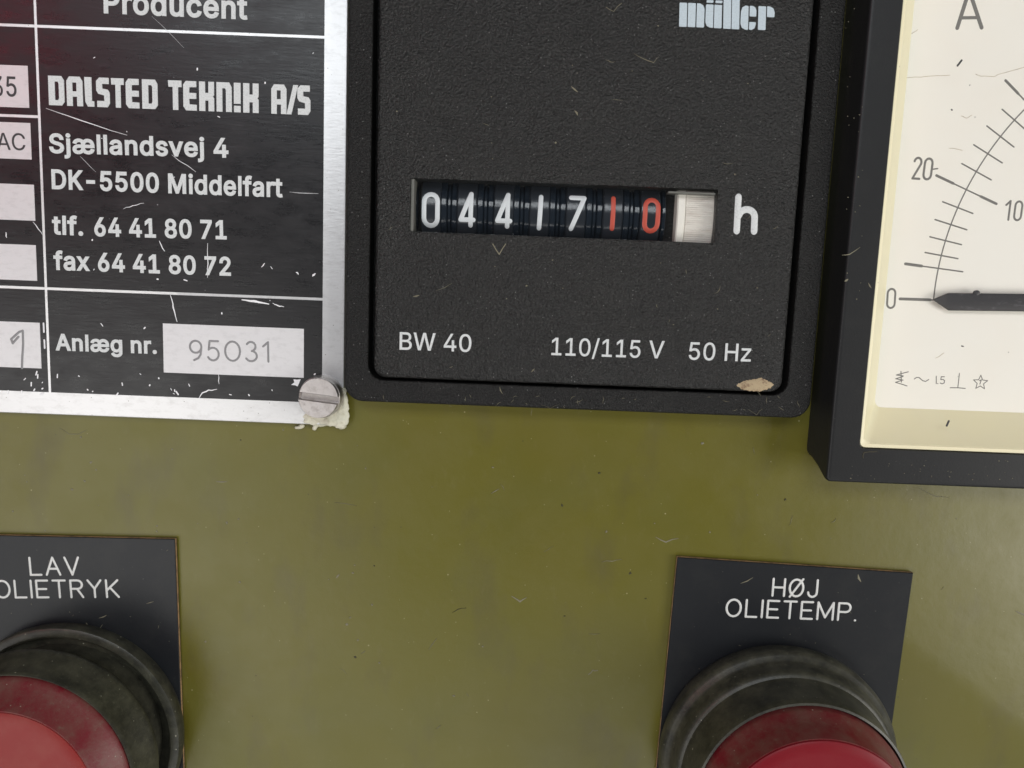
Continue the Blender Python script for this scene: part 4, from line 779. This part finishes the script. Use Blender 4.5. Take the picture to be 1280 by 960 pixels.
stext(bm, '10', dp(1255.5, 274.5), dp(1275.5, 275.5), .215, .024, PD, .34, .002, fix={'1': 'i1'}); part('scale_numeral', bm, 'scale_ink', dial); bm = bmesh.new()
stext(bm, '0', dp(1108.5, 385), dp(1118, 385), .225, .024, PD, .2, .002)
part('scale_numeral', bm, 'scale_ink', dial)
bm = bmesh.new()
ap0, al, ar_ = dp(1211.5, -12), dp(1196.5, 35), dp(1227, 34.5)
stroke(bm, [al, ap0, ar_], .044, PD, .002); stroke(bm, [al.lerp(ap0, .27), ar_.lerp(ap0, .27)], .036, PD, .002)
part('unit_letter', bm, 'scale_ink', dial)
bm = bmesh.new()
def sy(x, y): return dp(1100 + x * .1406, 440 + y * .1406)
for pts in ([(145, 205), (190, 192), (252, 176)], [(145, 205), (205, 212)], [(140, 238), (205, 218)], [(140, 238), (205, 250)], [(138, 270), (200, 250)], [(138, 270), (190, 285), (240, 302)], [(186, 172), (190, 268)],
            [(305, 240), (325, 226), (345, 226), (380, 255), (405, 262), (433, 245)], [(706, 190), (692, 315)], [(624, 318), (690, 318), (758, 324)],
            [(500, 215), (500, 282)], [(512, 281), (514, 281)], [(572, 220), (545, 220), (540, 245), (560, 243), (574, 255), (570, 275), (552, 283), (535, 276)], [(885, 255), (900, 248), (896, 262), (888, 285)]):
    stroke(bm, [sy(*q) for q in pts], .011, PD, .0018)
st = []
for i in range(10):
    r_ = 66 if i % 2 == 0 else 30; t = R(-90 + 36 * i + 3); st.append(sy(893 + r_ * math.cos(t), 272 + r_ * math.sin(t)))
for i in range(10): stroke(bm, [st[i], st[(i + 1) % 10]], .010, PD, .0018)
part('scale_symbols', bm, 'scale_ink', dial)
NZ = .31
def pz(x, y): return on(x, y, NZ)
bm = bmesh.new()
tip = pz(1167, 374.5); t0_, b0_ = pz(1187, 366.3), pz(1187, 388.2); t1_, b1_ = pz(1290, 367.5), pz(1290, 391)
dr = (t1_ - t0_) / (t1_ - t0_).length; far = 9.75
tf = t0_ + dr * (far - t0_.x); bf = b0_ + dr * (far - b0_.x)
pl = [tip, Vector((b0_.x - .05, b0_.y + .03)), b0_, bf, tf, t0_, Vector((t0_.x - .05, t0_.y - .02))]
loops(bm, [([tuple(q) for q in pl], NZ - .03), ([tuple(q) for q in pl], NZ - .008), ([tuple(Vector((q.x, AC_.y * 0 + (q.y - (t0_.y + b0_.y) / 2) * .9 + (t0_.y + b0_.y) / 2))) for q in pl], NZ)], True, True)
nb = pz(1221.5, 366.5); lathe(bm, [(.035, NZ - .03), (.035, NZ - .003), (.02, NZ + .002)], nb, 20)
needle = part('needle', bm, 'pointer', am)
bm = bmesh.new(); lathe(bm, [(.55, DLZ), (.55, .33), (.5, .36)], (9.9, (tf.y + bf.y) / 2), 48); part('pivot_cover', bm, 'pointer', am)
bm = bmesh.new(); gz = AZ - .045; poly(bm, [(ox0 + .05, oy0 + .06), (ox1 - .05, oy0 + .06), (ox1 - .05, oy1 - .05), (ox0 + .05, oy1 - .05)], gz - .006, gz)
glass = part('clear_cover', bm, 'clear', am, smooth=False)
bm = bmesh.new()
for a, b, wd in (((1197, 82), (1202, 75.5), .022), ((1183.5, 532), (1186, 526.5), .026), ((1189.5, 137), (1190, 137.5), .018), ((1212, 107), (1212.5, 106), .008), ((1202, 432.5), (1204, 433), .014)):
    bm = bmesh.new(); stroke(bm, [on(*a, gz), on(*b, gz)], wd, gz, .006); part('dark_speck', bm, 'ink', glass)
bm = bmesh.new()
for pts in ([(1134, 97), (1160, 95.5), (1187, 94)], [(1219, 92.5), (1226, 95), (1243, 95.5), (1255, 91), (1280, 84)], [(1201, 145), (1208, 148), (1215, 144)], [(1140, 42), (1147, 37)], [(1170, 448), (1180, 441)], [(1186, 185), (1203, 188)]):
    stroke(bm, wob([on(*q, gz) for q in pts], .006), .005, gz, .002)
part('hair_scratches', bm, 'chip', glass)['kind'] = 'stuff'

# ------------------------------------------------------------------ engraved tags and red lamps
def tag(cx_, top, rot, hx, hy, hr, lines, label, wid=3.0, hgt=4.5):
    t = thing('engraved_tag', label, 'engraved tag', (cx_, top, 0), R(rot), 'engraved tags behind the red lamps')
    ROOT_ = t
    def loc(bm):  # built square, then turned as one piece
        return bm
    x0, x1, y0, y1 = -wid / 2, wid / 2, -hgt, 0
    rect = lambda i: [(x0 + i, y0 + i), (x1 - i, y0 + i), (x1 - i, y1 - i), (x0 + i, y1 - i)]
    bm = bmesh.new(); loops(bm, [(rect(0), .022), (rect(0), .052)], True, True); part('amber_core', bm, 'core', t, smooth=False, local=True)
    bm = bmesh.new(); loops(bm, [(rect(.003), .053), (rect(.003), .062), (rect(.009), .07)], True, True); part('black_face', bm, 'tag', t, smooth=False, local=True)
    bm = bmesh.new(); loops(bm, [(rect(.003), .002), (rect(.003), .0215)], True, True); part('black_back', bm, 'tag', t, smooth=False, local=True)
    for s, a, b, cap in lines:
        bm = bmesh.new(); stext(bm, s, on(*a, .07), on(*b, .07), cap, .029, .0695, .30, .005); part('engraved_lettering', bm, 'engrave', t)
    return t
tag(-5.67, -3.355, 1.0, 0, 0, 0, [('LAV', (38.5, 718.6), (99, 718.2), .225), ('OLIETRYK', (-5, 747), (148.5, 746.2), .222)], 'black tag engraved LAV OLIETRYK, left of the two tags below the plates')
tag(3.66, -3.355, -1.7, 0, 0, 0, [('HØJ', (965.5, 744.5), (1020.5, 746.3), .222), ('OLIETEMP.', (907.5, 770), (1068.5, 775.5), .222)], 'black tag engraved HØJ OLIETEMP, right of the two tags under the meters', 2.99)

def red_lamp(c, label, prof_collar, prof_rim, prof_lens, lens_mat, band):
    t = thing('indicator_lamp', label, 'indicator lamp', (c[0], c[1], .07), 0, 'red indicator lamps on the tags')
    bm = bmesh.new(); lathe(bm, prof_collar, c, 128, False, 0, band); part('collar', bm, ['rubber', 'dusty_glint'], t)
    bm = bmesh.new(); lathe(bm, prof_rim, c, 128, False); part('lens_rim', bm, 'redrim', t)
    bm = bmesh.new(); lathe(bm, prof_lens, c, 128, True); part('lens', bm, lens_mat, t)
    return t
red_lamp((-5.53, -5.93), 'red indicator lamp on the LAV OLIETRYK tag, its collar stepped with a dark gap',
         [(1.44, .071), (1.47, .17), (1.475, .27), (1.465, .30), (1.44, .315), (1.37, .318), (1.345, .30), (1.33, .20), (1.20, .16), (1.20, .55), (1.34, .62), (1.39, .68), (1.408, .72), (1.412, .75), (1.405, .79), (1.392, .84), (1.38, .89), (1.35, 1.0), (1.338, 1.12), (1.335, 1.165), (1.325, 1.185), (1.312, 1.18), (1.305, 1.13), (1.30, 1.0)],
         [(1.295, 1.0), (1.295, 1.16), (1.285, 1.19), (1.25, 1.225), (1.13, 1.36), (1.075, 1.455), (1.058, 1.478), (1.0, 1.47)],
         [(1.055, 1.36), (1.052, 1.45), (1.04, 1.485), (1.01, 1.50), (.9, 1.508), (.6, 1.52), (.3, 1.528), (.05, 1.53)], 'pale_lens', ((.70, .84), (.28, .3175), (1.17, 1.19)))
red_lamp((3.57, -5.88), 'red indicator lamp on the HØJ OLIETEMP tag, with a smooth dusty collar',
         [(1.46, .071), (1.50, .17), (1.505, .28), (1.495, .33), (1.46, .365), (1.415, .39), (1.395, .42), (1.385, .52), (1.378, .58), (1.362, .612), (1.34, .628), (1.318, .64), (1.306, .68), (1.298, .80), (1.286, 1.0), (1.285, 1.10), (1.275, 1.13), (1.25, 1.14), (1.24, 1.10), (1.235, .95)],
         [(1.225, .95), (1.225, 1.16), (1.215, 1.20), (1.185, 1.25), (1.155, 1.38), (1.128, 1.52), (1.114, 1.572), (1.0, 1.56)],
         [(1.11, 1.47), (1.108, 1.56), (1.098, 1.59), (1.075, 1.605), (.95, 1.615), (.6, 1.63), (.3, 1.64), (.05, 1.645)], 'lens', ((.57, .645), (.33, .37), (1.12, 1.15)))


# ------------------------------------------------------------------ lint, flecks and dust lying on everything
bm = bmesh.new()
rd = random.Random(11)
def fibre(x, y, z, ln, wd, mat, curl=.5):
    q = on(x, y, z); a = rd.uniform(0, 6.28); pts = [q]
    for _ in range(4):
        a += rd.uniform(-curl, curl); pts.append(pts[-1] + Vector((math.cos(a), math.sin(a))) * ln / 4)
    stroke(bm, pts, wd, z, wd * .5, mat=mat, taper=lambda t: 1 - .7 * abs(2 * t - 1))
def fleck(x, y, z, r, mat):
    q = on(x, y, z); n = rd.randint(5, 7)
    p = [(q.x + r * rd.uniform(.4, 1.3) * math.cos(6.28 * i / n), q.y + r * rd.uniform(.4, 1.1) * math.sin(6.28 * i / n)) for i in range(n)]
    loops(bm, [(p, z), ([(q.x + (a - q.x) * .6, q.y + (b - q.y) * .6) for a, b in p], z + r * .35)], False, True, mat)
def free(x, y):
    if 225 < y < 300 and 505 < x < 900: return False
    return True
for _ in range(70):
    x, y = rd.uniform(235, 1275), rd.uniform(535, 955)
    if 815 < x < 1150 and y > 690: continue
    if x > 1000 and y < 615: continue
    r_ = rd.random()
    if r_ < .22: fibre(x, y, .001, rd.uniform(.04, .16), rd.uniform(.005, .010), 0)
    elif r_ < .85: fleck(x, y, .001, rd.uniform(.008, .022), 0)
    else: fleck(x, y, .001, rd.uniform(.008, .020), 1)
for _ in range(14):
    x, y = rd.uniform(5, 215), rd.uniform(545, 665); fleck(x, y, .001, rd.uniform(.008, .018), 0)
for _ in range(45):
    x, y = rd.uniform(480, 975), rd.uniform(5, 465)
    if not free(x, y) or (845 < x < 970 and y < 42) or (420 < y < 455): continue
    if rd.random() < .3: fibre(x, y, HZ + .002, rd.uniform(.03, .14), rd.uniform(.005, .009), 0)
    else: fleck(x, y, HZ + .002, rd.uniform(.006, .013), 0)
for _ in range(26):
    x, y = rd.uniform(450, 1000), rd.uniform(494, 512); fibre(x, y, HZ + .001, rd.uniform(.03, .10), .006, 0)
for _ in range(22): fleck(rd.uniform(1056, 1078), rd.uniform(0, 380), AZ + .001, rd.uniform(.005, .010), 0)
for _ in range(30):
    x, y = rd.uniform(1060, 1270), rd.uniform(574, 600); fleck(x, y, AZ + .001, rd.uniform(.004, .009), 0)
for bx, by, ex, ey, n in ((850, 705, 1130, 870, 12), (5, 685, 212, 830, 14)):
    for _ in range(n):
        x, y = rd.uniform(bx, ex), rd.uniform(by, ey)
        if by + 12 < y < by + 80 and rd.random() < .8: continue
        (fibre(x, y, .071, rd.uniform(.02, .07), .0045, 0) if rd.random() < .35 else fleck(x, y, .071, rd.uniform(.004, .009), 0))
# the ones that stand out in the photograph
for pts, z, wd, mt in (([(565, 766), (572, 761), (583, 760)], .001, .016, 1), ([(787, 718), (788, 715)], .001, .035, 1), ([(702, 630), (703, 633)], .001, .035, 1), ([(820, 672), (832, 677), (848, 673)], .001, .03, 0),
                       ([(640, 745), (650, 752), (658, 747)], .001, .04, 0), ([(752, 702), (765, 701), (777, 699)], .001, .018, 0), ([(614, 617), (624, 611)], .001, .016, 0), ([(419, 628), (432, 629), (446, 632)], .001, .012, 0),
                       ([(420, 722), (424, 718)], .001, .03, 0), ([(535, 812), (546, 798)], .001, .012, 0), ([(735, 843), (741, 838), (747, 838)], .001, .02, 0), ([(270, 602), (284, 602)], .001, .024, 0),
                       ([(1150, 611), (1170, 620), (1186, 622)], .001, .014, 0), ([(1270, 764), (1277, 768), (1284, 769)], .001, .04, 0), ([(76, 535), (86, 543), (99, 543), (108, 538)], .001, .012, 0),
                       ([(793, 67), (803, 73), (817, 78), (823, 71)], HZ + .002, .014, 0), ([(757, 8), (767, 14), (777, 4)], HZ + .002, .010, 0), ([(545, 364), (556, 360), (565, 354)], HZ + .002, .010, 0), ([(516, 370), (524, 369)], HZ + .002, .022, 0),
                       ([(664, 465), (668, 461)], HZ + .002, .02, 0), ([(624, 484), (628, 492)], HZ + .002, .016, 0), ([(715, 109), (722, 115)], HZ + .002, .024, 0), ([(719, 138), (722, 144)], HZ + .002, .028, 0),
                       ([(1052, 319), (1062, 318), (1075, 309)], AZ + .001, .022, 0), ([(1056, 351), (1060, 349)], AZ + .001, .035, 0), ([(1086, 354), (1089, 360)], AZ + .001, .02, 0), ([(1078, 573), (1080, 566), (1086, 565), (1096, 564)], AZ + .001, .022, 1),
                       ([(926, 729), (934, 726), (941, 722)], .071, .022, 0), ([(1072, 718), (1076, 727)], .071, .035, 0), ([(936, 512), (946, 518), (953, 511)], HZ + .001, .006, 0), ([(676, 506), (688, 510), (700, 505)], HZ + .001, .007, 0),
                       ([(108, 778), (113, 786), (121, 790), (128, 781)], .071, .018, 0), ([(124, 772), (133, 769)], .071, .018, 0), ([(183, 755), (192, 752)], .071, .014, 0)):
    stroke(bm, wob([on(*q, z) for q in pts], .007, 2), wd * (.62 if len(pts) > 2 else .8), z, .004, mat=mt, taper=lambda t: 1 - .65 * abs(2 * t - 1))
single('dust', bm, ['lint', 'dark_lint'], 'pale lint and dark flecks of dust scattered over the olive panel and its meters', 'dust', (0, 0, 0), kind='stuff')
for o in bpy.data.objects:
    for k in ('_at', '_rot'):
        if k in o: del o[k]
